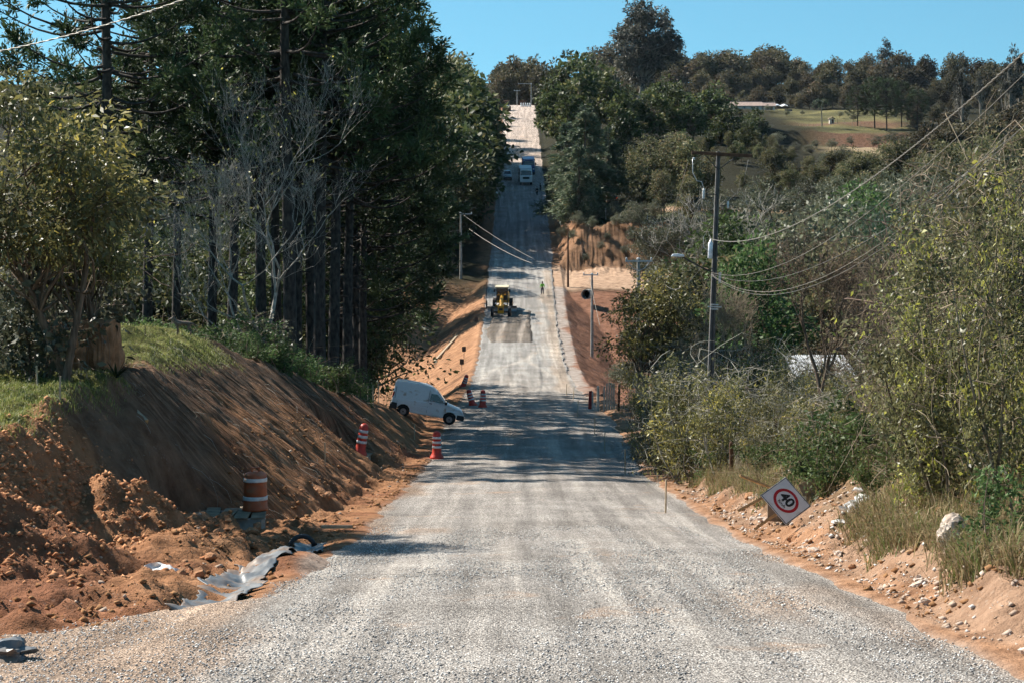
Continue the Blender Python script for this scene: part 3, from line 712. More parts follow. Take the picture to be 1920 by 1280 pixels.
PROTO = {}
def proto(key, WL, h, wood, leafm, trunk_name='trunk', crown_name='crown', wood_smooth=True):
    W, Lf = WL
    PROTO[key] = (W.mesh(key+'_'+trunk_name, M[wood], wood_smooth) if W.n else None, Lf.mesh(key+'_'+crown_name, M[leafm]) if Lf.n else None, h, trunk_name, crown_name)

# heights here are the built heights; every tree scales its own copy
for k in range(3): proto('arau%d' % k, araucaria(100+k, 21, .56+.02*k, 5.9, 8, 6, trunk=.30), 21, 'bark_dark', 'lf_arau')
for k in range(2): proto('arauY%d' % k, araucaria(110+k, 20, .30, 4.9, 15, 7, young=False, trunk=.22, det=.9), 20, 'bark_dark', 'lf_arau')
proto('arauF', araucaria(120, 20, .34, 4.4, 11, 6, trunk=.25, det=.5), 20, 'bark_dark', 'lf_arau')
for k in range(4): proto('wood%d' % k, broadleaf(200+k, 14, 4.8, .05, 54, 115, .32, .5, .27, flatb=.85), 14, 'bark_brown', 'lf_dark')
for k in range(4): proto('darkfar%d' % k, broadleaf(210+k, 15, 5.2, .02, 46, 62, .72, .55, .23, flatb=.9), 15, 'bark_brown', 'lf_dark')
for k in range(4): proto('forest%d' % k, broadleaf(220+k, 15, 5.2, .02, 54, 80, .50, .55, .27, flatb=.9), 15, 'bark_brown', 'lf_forest')
for k in range(4): proto('ridge%d' % k, broadleaf(240+k, 16, 6.6, .0, 54, 60, .85, .6, .27, flatb=.9), 16, 'bark_brown', 'lf_ridge')
for k in range(2): proto('grey%d' % k, broadleaf(260+k, 9, 4.0, .12, 40, 100, .30, .5, .27, multi=3), 9, 'bark_brown', 'lf_grey')
for k in range(2): proto('green%d' % k, broadleaf(270+k, 10, 4.0, .10, 40, 100, .32, .5, .27), 10, 'bark_brown', 'lf_fresh')
for k in range(2): proto('cyp%d' % k, conifer(280+k, 20, 5.4, 14000, .70), 20, 'bark_brown', 'lf_cypress')
for k in range(2): proto('pine%d' % k, broadleaf(290+k, 14, 3.8, .22, 44, 150, .42, .10, .24, droop=-.2), 14, 'bark_brown', 'lf_pine')
proto('eucal', broadleaf(300, 40, 12.5, .02, 120, 110, 1.15, .38, .19, droop=.8, shape=1.0, flatb=.9), 40, 'bark_pale', 'lf_eucal')
proto('eucalF', broadleaf(301, 26, 3.6, .35, 22, 60, .9, .35, .30, droop=.8), 26, 'bark_pale', 'lf_eucal')
proto('lichen', bare_tree(310, 12.5, .66, 7, .010, 3, .36, 900, .14, .007, .42), 12.5, 'bark_grey', 'lf_olive')
proto('brownbare', bare_tree(311, 8.0, .95, 7, .013, 3, .20, 600, .12, .008, .22), 8, 'twig_brown', 'lf_dry')
proto('greybare', bare_tree(312, 9.0, .80, 6, .012, 3, .28, 0, .12, .012, .35), 9, 'bark_grey', 'lf_dry')
for k in range(2): proto('olive%d' % k, broadleaf(320+k, 8.6, 3.4, .16, 54, 210, .21, .36, .26, multi=2, droop=.55, twigs=2), 8.6, 'bark_brown', 'lf_olive')
for k in range(3): proto('bush%d' % k, thicket(330+k, 6.5, 2.5, 18, 112, .125, .38, 260, low=.02), 6.5, 'twig_brown', 'lf_lime', 'stems', 'foliage')
for k in range(2): proto('scrub%d' % k, thicket(340+k, 4.6, 1.9, 15, 56, .14, .36, 150), 4.6, 'twig_grey', 'lf_olive', 'stems', 'foliage')
for k in range(2): proto('under%d' % k, thicket(350+k, 2.6, 1.5, 10, 46, .16, .42, 14, .42), 2.6, 'twig_brown', 'lf_fresh', 'stems', 'foliage')
proto('shrubL', thicket(360, 3.2, 1.5, 9, 60, .18, .5, 20, .5), 3.2, 'twig_brown', 'lf_grey', 'stems', 'foliage')
proto('palm', palm(370, 12), 12, 'bark_pale', 'lf_cypress')
# ------------------------------------------------------------------ planting
prnd = random.Random(77)
def plant(key, name, label, px, Y, top=None, h=None, wide=1.0, group=None, cat='tree', rz=None, X=None, sink=0.0, lean=0.0):
    tm, cm, ph, tn, cn = PROTO[key]
    if X is None: X = (px-960.0)*Y/FPX
    z = gz0(X, Y)-sink
    if h is None: h = (YH-top)*Y/FPX-z
    s = h/ph
    o = empty(name, (X, Y, z), prnd.uniform(0, 2*PI) if rz is None else rz)
    o.rotation_euler[0] = lean*prnd.uniform(-1,1); o.rotation_euler[1] = lean*prnd.uniform(-1,1)
    o.scale = (s*wide, s*wide, s)
    tag(o, label, cat, group)
    if tm: link(tn, tm, o)
    if cm: link(cn, cm, o)
    return o

# tall parana pines of the wood on the left
for i, (px, Y, h, lab) in enumerate([
    (198, 95, 23, 'tall parana pine with thick dark bole behind the leafy tree at the left edge'),
    (330, 122, 21, 'thin dark parana pine bole, second from the left in the wood'),
    (437, 106, 21, 'dark parana pine rising behind the pale leafless tree'),
    (517, 113, 22, 'parana pine bole half hidden behind the thickest dark bole'),
    (539, 99, 25, 'parana pine with the thickest dark bole in the wood'),
    (580, 113, 23, 'slim parana pine between the thickest bole and the one at the bank'),
    (603, 104, 23, 'parana pine bole standing on the top edge of the cut bank'),
    (655, 116, 22, 'brown parana pine bole above the earth behind the white van'),
    (683, 126, 20, 'slender pale-edged parana pine bole nearest the orange slope')]):
    plant('arau%d' % (i % 3), 'parana_pine', lab, px, Y, h=h, wide=1.0, group='parana pines of the left wood', rz=i*1.3+.4)
for i, (px, Y, top, lab) in enumerate([
    (668, 128, 60, 'younger parana pine with low whorled branches above the white van'),
    (640, 138, 80, 'younger parana pine with drooping tufted branches deep in the left wood'),
    (690, 150, 150, 'younger parana pine with tufted branches leaning towards the far road')]):
    plant('arauY%d' % (i % 2), 'parana_pine', lab, px, Y, top=top, group='younger parana pines of the left wood')

for i, (px, Y, h, lab) in enumerate([(628,109,23,'dark parana pine bole between the bank-edge bole and the brown one'),(560,112,23,'parana pine bole right of the thickest one'),(492,109,23,'parana pine bole just right of the pale leafless tree'),(398,114,22,'parana pine bole left of the pale leafless tree'),(280,112,22,'parana pine bole between the two leftmost ones')]):
    plant('arau%d' % (i % 3), 'parana_pine', lab, px, Y, h=h, group='parana pines of the left wood', rz=i*2.1+.9)
plant('lichen', 'leafless_tree', 'pale lichen-covered leafless tree in front of the dark pines', 470, 92, top=52, wide=.80, rz=.6)
plant('olive0', 'leafy_tree', 'olive leafy tree with pale double stem at the left edge of the lawn', 45, 47.5, top=110, wide=1.05, rz=1.0)
plant('olive1', 'leafy_tree', 'olive leafy tree overhanging the brown earth block', 150, 53, top=270, wide=.9, rz=2.0)
plant('shrubL', 'shrub', 'grey-leaved shrub growing on top of the brown earth block', 160, 54, top=560, h=3.6, cat='shrub')
plant('shrubL', 'shrub', 'grey-green shrub under the olive tree at the left edge', 60, 50, h=3.4, cat='shrub')

def scatter(key, n, name, label, group, x0, x1, Y0, Y1, top0, top1, wide=(.9,1.25), kinds=4, cat='tree', hmin=4, hmax=40, seed=1):
    """n trees of one wood, spread between two photo columns and two distances; tops given at both ends"""
    r = random.Random(seed)
    for i in range(n):
        f = (i+r.uniform(.1,.9))/n; px = x0+(x1-x0)*f; Y = r.uniform(Y0, Y1)
        top = top0+(top1-top0)*f+r.uniform(-18, 18)
        X = (px-960)*Y/FPX; h = min(hmax, max(hmin, (YH-top)*Y/FPX-gz0(X, Y)))
        plant('%s%d' % (key, r.randrange(kinds)), name, label, px, Y, h=h, wide=r.uniform(*wide), group=group, cat=cat)

WL = 'dark broadleaf tree filling the wood between the boles on the left'
WG = 'broadleaf trees of the left wood'
scatter('wood', 9, 'broadleaf_tree', WL, WG, 215, 660, 132, 150, 420, 470, seed=2)
scatter('wood', 11, 'broadleaf_tree', WL, WG, 170, 680, 158, 190, 340, 390, seed=3)
scatter('wood', 11, 'broadleaf_tree', WL, WG, 120, 760, 250, 285, 250, 290, seed=4)
scatter('wood', 12, 'broadleaf_tree', WL, WG, 60, 800, 330, 370, 190, 190, seed=5)
scatter('forest', 12, 'broadleaf_tree', 'broadleaf tree on the skyline behind the parana pines', 'trees on the left skyline', 20, 840, 430, 480, 140, 110, seed=6)
for i, (px, Y, h) in enumerate([(650,152,21),(672,165,22),(600,145,20)]):
    plant('arau%d' % (i % 3), 'parana_pine', ['parana pine deep in the wood right of the brown bole','parana pine standing farthest right in the wood','parana pine deep behind the slim boles'][i], px, Y, h=h, group='parana pines of the left wood')
for i in range(16):
    Y = 306+i*8.4; plant('darkfar%d' % (i % 4), 'broadleaf_tree', 'tall dark tree shading the far road from the left', 0, Y, X=float(xc(Y))-10.6-2.2*(i % 2), h=[17,20,19,22,20,23,21,24,22,24,22,24,22,20,18,16][i], wide=1.12, group='tall trees shading the far road')
# beside the far road, left
LR = 'dark broadleaf tree leaning over the left edge of the far road'; LRG = 'trees along the left edge of the far road'
for px, Y, top, w in [(800,288,300,1.1),(838,300,300,1.0),(775,300,230,1.1),(858,322,265,.9),(826,330,200,1.15),(872,345,240,.85),(848,362,150,1.1),(888,372,200,.8),(862,392,110,1.05),(878,318,300,.8),(884,352,180,.9),(870,410,100,1.0),
                      (898,402,190,.8),(835,415,95,1.2),(880,428,120,1.0),(908,436,180,.75),(880,455,118,.95),(916,470,215,.75),(850,470,92,1.2),(895,490,140,.95),(920,505,205,.7),(905,530,150,.85),(924,548,190,.7),(926,585,178,.75),(890,560,120,1.0),(930,620,165,.7)]:
    plant('forest%d' % prnd.randrange(4), 'broadleaf_tree', LR, px-(16 if Y > 330 else 4), Y, top=top, wide=w*.92, group=LRG)
for px, Y, top, w in [(945,690,132,1.0),(965,720,108,.8),(985,705,112,.9),(1003,735,102,.9),(1020,700,118,.9),(975,760,104,1.0),(955,705,125,.8),(930,720,120,1.0)]:
    plant('ridge%d' % prnd.randrange(4), 'broadleaf_tree', 'hazy tree standing past the top end of the road', px, Y, top=top, wide=w, group='trees past the top end of the road')
# beside the far road, right
RR = 'dark tree crowding the right edge of the far road'; RRG = 'trees along the right edge of the far road'
for px, Y, top, w in [(1068,400,150,.9),(1045,440,140,.8),(1085,440,92,1.0),(1050,480,108,.9),(1110,455,95,1.0),(1135,450,125,1.0),(1032,520,150,.75),(1070,500,90,1.0),(1030,570,165,.7),(1050,560,125,.9),(1022,610,165,.6)]:
    plant('darkfar%d' % prnd.randrange(4), 'broadleaf_tree', RR, px, Y, top=top, wide=w, group=RRG)
for i, (px, Y, top, w, lab) in enumerate([(1062,334,225,.95,'brownish conifer beside the far road'),(1098,312,192,1.0,'tallest green conifer above the bare earth bank'),(1140,318,235,.95,'dense blue-green conifer behind the bare earth bank'),(1085,306,262,.85,'low green conifer at the edge of the far road')]):
    plant('cyp%d' % (i % 2), 'conifer', lab, px, Y, top=top, wide=w*1.15, group='conifers right of the far road')
RT = 'dark rounded tree in the clump below the tall eucalyptus'
for px, Y, top, w in [(1185,470,170,1.1),(1225,450,152,1.1),(1262,455,150,1.1),(1300,450,175,1.0),(1330,460,152,1.1),(1365,440,192,1.1),(1398,430,225,1.0),(1240,500,140,1.1),(1160,430,165,1.0),(1330,420,245,1.0),(1380,405,262,1.0),(1280,410,240,1.0)]:
    plant('darkfar%d' % prnd.randrange(4), 'broadleaf_tree', RT, px, Y, top=top, wide=w, group='dark clump below the eucalyptus')
scatter('darkfar', 20, 'broadleaf_tree', 'dark tree on the shaded flank left of the meadow', 'trees on the flank left of the meadow', 1150, 1440, 470, 560, 190, 240, seed=31)
scatter('forest', 18, 'broadleaf_tree', 'dark tree on the shaded flank left of the meadow', 'trees on the flank left of the meadow', 1180, 1460, 380, 440, 265, 290, seed=32)
scatter('darkfar', 14, 'broadleaf_tree', 'dark tree on the shaded flank left of the meadow', 'trees on the flank left of the meadow', 1120, 1400, 580, 680, 185, 215, seed=33)
scatter('forest', 18, 'broadleaf_tree', 'dark tree on the shaded flank left of the meadow', 'trees on the flank left of the meadow', 1320, 1470, 440, 560, 275, 290, seed=35)
scatter('forest', 10, 'broadleaf_tree', 'grey tree on the slope below the meadow', 'trees below the meadow', 1400, 1720, 470, 520, 315, 300, seed=34, hmin=5)
for i, (px, Y, h) in enumerate([(1085,300,3),(1120,303,2.5),(1150,302,3.2),(1205,301,3),(1230,300,3.5),(1100,292,1.6),(1140,296,1.5),(1172,293,1.8),(1060,305,3),(1075,297,2),(1110,298,2.4),(1128,294,1.8),(1158,298,2.6),(1188,296,2.4),(1205,294,2.2),(1225,284,8),(1262,287,9),(1300,285,8),(1212,268,6),(1240,262,7),(1195,262,3),(1180,240,3.5),(1165,200,3.2),(1190,190,4)]):
    plant('grey%d' % (i % 2), 'bank_shrub', 'small scrubby bush clinging to the brown earth bank by the side track', px, Y, h=h, wide=1.0, group='bushes on the brown bank', cat='shrub')
GT = 'grey-olive tree in the belt behind the tall power pole'
for px, Y, top, w in [(1180,350,268,1.0),(1215,345,250,1.1),(1255,350,245,1.15),(1290,340,262,1.1),(1325,350,285,1.0),(1205,315,300,1.0),(1245,310,315,1.0),(1290,300,330,1.1)]:
    plant('forest%d' % prnd.randrange(4), 'broadleaf_tree', GT, px, Y, top=top, wide=w, group='belt behind the tall power pole')
MT = 'grey-green tree on the wooded slope right of the valley'; MG = 'trees of the wooded slope on the right'
scatter('forest', 18, 'broadleaf_tree', MT, MG, 1440, 1930, 400, 450, 312, 235, seed=11)
scatter('forest', 18, 'broadleaf_tree', MT, MG, 1380, 1940, 330, 370, 320, 280, seed=12)
scatter('grey', 16, 'broadleaf_tree', MT, MG, 1340, 1940, 270, 310, 345, 330, kinds=2, seed=13)
scatter('grey', 13, 'broadleaf_tree', MT, MG, 1350, 1920, 215, 245, 400, 380, kinds=2, seed=14)
scatter('forest', 12, 'broadleaf_tree', MT, MG, 1240, 1900, 150, 190, 470, 430, seed=15)
scatter('ridge', 14, 'broadleaf_tree', MT, MG, 1690, 1960, 520, 640, 255, 190, seed=16)
for px, Y, top, w, lab in [(1575,250,338,1.0,'bright green bushy tree left of the pine pair'),(1610,262,345,.8,'fresh green tree touching the pine pair'),(1395,225,392,1.0,'blue-green tree just right of the tall power pole'),(1440,235,405,.9,'blue-green tree behind the leafless crowns')]:
    plant('green%d' % prnd.randrange(2), 'broadleaf_tree', lab, px, Y, top=top, wide=w)
plant('pine0', 'pine_tree', 'green long-needled pine, left of a pair', 1655, 190, top=372, wide=1.0)
plant('pine1', 'pine_tree', 'green long-needled pine, right of a pair', 1700, 196, top=392, wide=.95)
plant('greybare', 'leafless_tree', 'grey leafless tree on the wooded slope behind the brown bare tree', 1470, 225, top=335, wide=1.2)
plant('olive1', 'leafy_tree', 'yellowish round tree left of the tall pole foot', 1246, 125, top=492, wide=1.15)
plant('green1', 'broadleaf_tree', 'dark glossy tree right of the tall pole foot', 1395, 118, top=440, wide=.9)
plant('grey0', 'small_tree', 'small silvery tree on the bare earth bank', 1185, 297, top=428, h=5.0, wide=1.0)
# eucalyptus and ridge forest
plant('eucal', 'eucalyptus_tree', 'giant eucalyptus standing above the skyline', 1197, 690, top=-16, wide=1.25, rz=2.2)
plant('eucalF', 'eucalyptus_tree', 'small spire-shaped eucalyptus on the right skyline', 1667, 1010, top=68, wide=1.1)
for i, (px, Y, top) in enumerate([(1798,640,118),(1838,700,130),(1790,680,150),(1885,600,95),(1912,640,80)]):
    plant('eucalF', 'eucalyptus_tree', 'thin pale-stemmed eucalyptus at the right edge of the forest', px, Y, top=top, wide=.75, group='thin eucalyptus at the right')
scatter('ridge', 24, 'broadleaf_tree', 'brown-green tree on the wooded flank right of the meadow', 'trees right of the meadow', 1710, 1960, 650, 850, 215, 165, seed=41)
scatter('darkfar', 22, 'broadleaf_tree', 'dark tree on the shaded flank left of the meadow', 'trees on the flank left of the meadow', 1290, 1420, 600, 780, 205, 212, seed=42, hmin=3, hmax=12)
RG = 'trees of the forest on the far ridge'; RL = 'brownish broadleaf tree of the forest on the far ridge'
scatter('ridge', 60, 'forest_tree', RL, RG, 1130, 1960, 868, 900, 165, 168, seed=21, wide=(.85,1.2))
scatter('ridge', 44, 'forest_tree', RL, RG, 1120, 1970, 925, 965, 138, 138, seed=22)
scatter('ridge', 44, 'forest_tree', RL, RG, 1100, 1980, 1000, 1050, 108, 112, seed=23)
scatter('ridge', 22, 'forest_tree', RL, RG, 1100, 1500, 1080, 1120, 96, 96, seed=24)
scatter('ridge', 22, 'forest_tree', RL, RG, 1100, 1390, 760, 845, 175, 185, seed=25)
for i, (px, Y, top) in enumerate([(1608,700,165),(1640,695,150),(1662,690,152),(1690,700,158),(1720,690,172)]):
    plant('arauY%d' % (i % 2), 'parana_pine', 'dark parana pine beside the hillside meadow', px, Y, top=top, wide=1.3, group='parana pines beside the meadow')
plant('palm', 'palm_tree', 'lone palm on the hillside meadow', 1541, 690, top=182, wide=1.0)
for px, Y, top, w, lab in [(1450,610,262,1.3,'grey-green tree at the lower left of the meadow'),(1595,650,255,.9,'brown bush in front of the bare meadow cut'),(1420,570,262,1.2,'dark tree at the meadow edge by the clump'),(1500,520,318,1.2,'scrubby tree below the meadow track'),(1620,540,300,1.2,'scrubby tree below the bare meadow cut')]:
    plant('grey%d' % prnd.randrange(2), 'small_tree', lab, px, Y, top=top, wide=w)

for i, (px, Y, h) in enumerate([(1440,770,3),(1475,740,2.5),(1505,760,2),(1575,740,2.5),(1600,720,3),(1460,640,5),(1490,630,4),(1530,640,3),(1560,635,4),(1640,645,5),(1670,650,6),(1520,615,4),(1580,600,6),(1545,590,5)]):
    plant('grey%d' % (i % 2), 'meadow_bush', 'low bush dotted over the hillside meadow', px, Y, h=h, wide=1.3, group='bushes on the meadow', cat='shrub')
for i, (px, Y, top, lab) in enumerate([(1498,84,635,'shrub hiding the left part of the corrugated roof'),(1585,86,645,'shrub hiding the right part of the corrugated roof'),(1540,80,660,'shrub in front of the shed wall'),(1515,90,640,'shrub over the middle of the corrugated roof')]):
    plant('scrub%d' % (i % 2), 'shrub', lab, px, Y, top=top, wide=.8, cat='shrub', group='shrubs on the right bank')
# understory of the left wood
for i, (px, Y, h) in enumerate([(300,84,2.2),(335,82,2.0),(372,84,2.4),(408,83,2.2),(450,86,2.6),(480,88,3.6),(505,87,2.4),(470,84,1.8),(560,92,2.4),(575,97,2.8),(625,96,2.6),(640,103,3.0),(668,108,2.4),(430,92,3.2),(260,86,2.8),(700,128,3.0)]):
    plant('under%d' % (i % 2), 'undergrowth_shrub', 'fresh green shrub in the undergrowth below the parana pines', px, Y, h=h*.72, wide=1.25, group='undergrowth shrubs of the left wood', cat='shrub')
plant('shrubL', 'shrub', 'yellowish shrub between pale tree and thickest pine bole', 484, 92, h=3.4, cat='shrub')
# thickets on the right bank
BL = [(1908,33.5,170,.62,'tall yellow-green bush at the right edge, nearest the camera'),(1805,37.5,310,.72,'yellow-green bush behind the pale boulder'),
      (1920,43,190,.80,'tall bush behind the nearest yellow-green bush'),(1730,43,520,.80,'lower yellow-green bush behind the white rubble'),(1850,46,310,.80,'yellow-green bush in the middle of the right thicket'),
      (1770,53,400,.85,'far yellow-green bush at the left end of the right thicket'),(1655,50,720,.85,'low spreading bush behind the cardboard pieces'),(1895,54,240,.9,'tallest bush at the back of the right thicket')]
for i, (px, Y, top, w, lab) in enumerate(BL):
    plant('bush%d' % (i % 3), 'bush', lab, px, Y, top=top, wide=w*1.05, cat='bush', group='yellow-green thicket on the right bank')
SL = [(1228,93,690,.9,'leafy shrub at the road edge by the concrete posts'),(1262,80,680,.9,'leafy shrub left of the wire mesh'),(1312,74,640,1.0,'tall shrub hiding the foot of the tall pole'),(1372,70,650,.9,'shrub right above the wire mesh'),
      (1430,66,700,.8,'shrub below the brown leafless crown'),(1500,62,700,.9,'shrub in front of the corrugated roof'),(1560,58,705,.9,'shrub between roof and yellow-green thicket'),(1225,108,660,.8,'dark shrub behind the road-edge shrubs'),(1290,100,610,.9,'shrub left of the tall pole'),(1350,90,620,.9,'shrub right of the tall pole'),
      (1440,92,620,.9,'shrub left of the corrugated roof'),(1212,130,620,.8,'shrub around the slim concrete pole'),(1650,70,640,.9,'shrub right of the corrugated roof')]
for i, (px, Y, top, w, lab) in enumerate(SL):
    plant('scrub%d' % (i % 2), 'shrub', lab, px, Y, top=top, wide=w, cat='shrub', group='shrubs on the right bank')
for px, Y, top, w, lab in [(1505,76,395,1.15,'large brown leafless tree behind the corrugated roof'),(1590,88,470,1.1,'brown leafless tree right of the largest one'),(1400,92,505,1.0,'brown leafless tree just right of the tall pole')]:
    plant('brownbare', 'leafless_tree', lab, px, Y, top=top, wide=w*.95)
for i, (px, Y, h, lab) in enumerate([(1425,62,1.5,'small green shrub in front of the wire mesh'),(1560,50,2.0,'small green shrub behind the left of the white rubble'),(1590,51,2.4,'larger green shrub right behind the white rubble'),(1660,44,1.6,'low green shrub right of the white rubble'),(1500,54,1.6,'green shrub behind the boards at the speed sign'),(1250,84,1.2,'low green shrub by the splintered orange post'),(1330,72,1.3,'low green shrub below the tall power pole'),(1890,29.5,1.4,'green shrub at the right frame edge beside the boulder'),(1300,78,1.2,'low green shrub beside the pale weathered post')]):
    plant('under%d' % (i % 2), 'undergrowth_shrub', lab, px, Y, h=h, group='small green shrubs on the right bank', cat='shrub')
# ------------------------------------------------------------------ materials of the made things
M['barrel'] = plain('orange_plastic', (.42,.10,.035), .55, var=.2, dirt=(.30,.17,.10), dirt_amt=.25)
M['barrel_red'] = plain('red_plastic', (.55,.045,.025), .45, var=.15, dirt=(.28,.15,.09), dirt_amt=.12)
M['band'] = plain('reflective_white_band', (.72,.71,.70), .4, var=.12, dirt=(.4,.28,.2), dirt_amt=.15)
M['concrete'] = plain('concrete', (.34,.32,.29), .9, var=.3, scale=3, bump=.4, spec=.15)
M['concrete_dark'] = plain('weathered_concrete', (.13,.125,.12), .9, var=.35, scale=4, bump=.3, spec=.15)
M['board'] = plain('weathered_board', (.26,.20,.14), .85, var=.35, scale=5, bump=.4, spec=.15)
M['timber'] = plain('fresh_timber', (.50,.29,.13), .75, var=.25, scale=7, bump=.2, spec=.2)
M['stake'] = plain('stake_wood', (.45,.36,.25), .8, var=.2, spec=.2)
M['plastic_grey'] = plain('grey_membrane', (.15,.155,.16), .42, var=.25, scale=2.2, spec=.55, dirt=(.30,.18,.10), dirt_amt=.3)
M['white'] = plain('white_paint', (.74,.74,.74), .35, var=.05, dirt=(.45,.33,.25), dirt_amt=.06)
M['vanwhite'] = plain('van_white_paint', (.78,.78,.78), .28, var=.03, dirt=(.48,.36,.27), dirt_amt=.10)
M['bag'] = plain('white_bag', (.75,.74,.72), .5, var=.12)
M['plaster'] = plain('broken_plaster', (.72,.71,.69), .8, var=.15, scale=9)
M['black'] = plain('black_rubber', (.018,.018,.019), .75, var=.3, spec=.25, dirt=(.20,.13,.09), dirt_amt=.12)
M['blackplastic'] = plain('black_plastic', (.03,.03,.032), .5, var=.2)
M['glass'] = plain('dark_window_glass', (.012,.014,.018), .06, var=.1, spec=.8)
M['steel'] = plain('grey_steel', (.28,.28,.28), .4, .8, var=.2)
M['darksteel'] = plain('dark_steel', (.05,.05,.05), .5, .5, var=.3)
M['yellow'] = plain('machine_yellow', (.58,.28,.015), .4, var=.1, dirt=(.35,.25,.17), dirt_amt=.12)
M['cream'] = plain('cream_paint', (.70,.60,.40), .4, var=.06)
M['blue'] = plain('truck_blue', (.03,.07,.22), .35, var=.1)
M['silver'] = plain('silver_paint', (.45,.46,.48), .3, .3, var=.05)
M['redlens'] = plain('red_lens', (.5,.02,.01), .25)
M['lamp_lens'] = plain('lamp_lens', (.75,.76,.78), .15, spec=.7)
M['wire'] = plain('bare_cable', (.26,.235,.20), .5, .3, var=.3, scale=20)
M['wire_dark'] = plain('dark_cable', (.16,.15,.14), .6, var=.2)
M['ceramic'] = plain('insulator_glaze', (.55,.55,.54), .25, var=.08)
M['rust'] = plain('rusty_timber', (.10,.055,.035), .85, var=.35, scale=6, bump=.3, spec=.15)
M['panel_brown'] = plain('brown_panel', (.26,.19,.13), .8, var=.2)
M['panel_tan'] = plain('tan_panel', (.52,.46,.34), .8, var=.2)
M['rock'] = plain('pale_rock', (.56,.47,.40), .9, var=.35, scale=4, bump=.8, spec=.1, dirt=(.44,.24,.13), dirt_amt=.35)
M['rock_red'] = plain('clay_rock', (.38,.20,.11), .95, var=.35, scale=5, bump=.8, spec=.08)
M['rust_red'] = plain('red_panel', (.33,.03,.02), .6)
M['tile'] = plain('clay_roof_tiles', (.40,.29,.24), .85, var=.25, scale=1.4)
M['wall'] = plain('limewashed_wall', (.62,.56,.48), .85, var=.12, scale=.6)
M['tin'] = plain('white_corrugated_sheet', (.42,.43,.44), .4, .1, var=.12, scale=1.5)
M['tarp'] = plain('white_tarp', (.80,.80,.82), .6, var=.06)
M['skin'] = plain('skin', (.30,.17,.11), .55, var=.08)
M['vest'] = plain('green_safety_vest', (.22,.62,.06), .55, var=.1)
M['navy'] = plain('navy_cloth', (.018,.022,.045), .9, var=.2, spec=.1)
M['cloth_dark'] = plain('dark_cloth', (.02,.02,.022), .9, var=.2, spec=.1)
M['helmet'] = plain('white_helmet', (.7,.7,.66), .35)
M['fur'] = plain('grey_brown_fur', (.16,.125,.10), .9, var=.45, scale=14, spec=.1)
M['clay'] = plain('cracked_clay', (.26,.15,.085), .95, var=.5, scale=3.5, bump=1.0, spec=.08)
M['sign_white'] = plain('sign_white', (.68,.69,.72), .4, var=.05, dirt=(.5,.42,.36), dirt_amt=.08)
M['sign_red'] = plain('sign_red', (.40,.012,.022), .4, var=.08)
M['sign_black'] = plain('sign_black', (.012,.013,.016), .4, var=.1)
M['crusher'] = plain('crushed_stone_base', (.255,.225,.195), .95, var=.35, scale=4, bump=.5, spec=.1)
M['crusher_track'] = plain('pressed_fines', (.56,.49,.42), .95, var=.2, scale=4, spec=.1)

# ------------------------------------------------------------------ roadworks: barrels, boxes, stakes
def barrel(name, label, p, tilt=(0,0), kind='drum', h=1.05, mat='barrel', group=None, rz=0):
    o = empty(name, p, rz); o.rotation_euler = (tilt[0], tilt[1], rz); tag(o, label, 'barrel', group)
    if kind == 'drum':
        R = lambda z: .315-.03*(z/h)
        pr = [(.33,0),(.335,.05),(R(.1),.09),(R(.3),.30),(R(.3)-.012,.33),(R(.36)-.012,.36),(R(.5),.40),(R(.64),.62),(R(.64)-.012,.65),(R(.68)-.012,.68),(R(.72),.72),(R(.9),.9),(.25,.95),(.16,.985),(.14,.99)]
        MB().lathe(pr, 24).build('drum_body', M[mat], o, smooth_=True)
        for z0, z1 in ((.27,.365),(.735,.83)):
            MB().lathe([(R(z0)+.008,z0),(R(z0)+.012,z0+.01),(R(z1)+.012,z1-.01),(R(z1)+.008,z1)], 24).build('white_band', M['band'], o, smooth_=True)
        MB().box((-.09,0,1.03),(.05,.10,.10)).box((.09,0,1.03),(.05,.10,.10)).box((0,0,1.085),(.24,.10,.03)).build('handle', M[mat], o, bevel=.012)
    else:
        R = lambda z: .235-.075*(z/h)
        pr = [(.33,0),(.33,.06),(.31,.09),(.27,.15),(R(.2),.22),(R(.6),.6),(R(.95),.95),(.13,1.0),(.06,1.03)]
        MB().lathe([(r, z*h) for r, z in pr], 20).build('cone_body', M[mat], o, smooth_=True)
        for z0 in (.40,.57,.74):
            z1 = z0+.085
            MB().lathe([(R(z0)+.006,z0*h),(R(z0)+.012,z0*h+.006),(R(z1)+.012,z1*h-.006),(R(z1)+.006,z1*h)], 20).build('white_band', M['band'], o, smooth_=True)
    return o

def culvert_box(name, label, c, w, d, h, n, rz):
    o = empty(name, c, rz); tag(o, label, 'manhole')
    t = .14
    for sx in (-1,1): MB().box((sx*(w/2-t/2),0,h/2-.4),(t,d,h+.8)).build('side_wall', M['concrete'], o, bevel=.012)
    for sy in (-1,1): MB().box((0,sy*(d/2-t/2),h/2-.4),(w-2*t-.004,t,h+.8)).build('end_wall', M['concrete'], o, bevel=.012)
    pr = random.Random(4)
    x = -w/2-.12; pw = (w+.2)/n
    for k in range(n):
        a = Euler((pr.uniform(-.03,.03), pr.uniform(-.03,.03), pr.uniform(-.08,.08))).to_matrix()
        MB().box((x+pw*(k+.5), pr.uniform(-.08,.08), h+.03+.012*(k % 2)),(pw*pr.uniform(.82,.96), d+pr.uniform(.05,.3), .035), a).build('plank', M['board'], o, bevel=.004)
    return o
BOX1 = (-7.2, 50.2); z1 = rz(50.2)+.38
culvert_box('inspection_box', 'concrete drain box covered with grey planks under the orange drum', (BOX1[0], BOX1[1], z1-.52), 1.75, 1.5, .52, 5, .06)
barrel('traffic_drum', 'orange drum with two white bands on the planked drain box', (BOX1[0]+.62, BOX1[1]+.38, z1+.06), kind='drum', rz=.3)
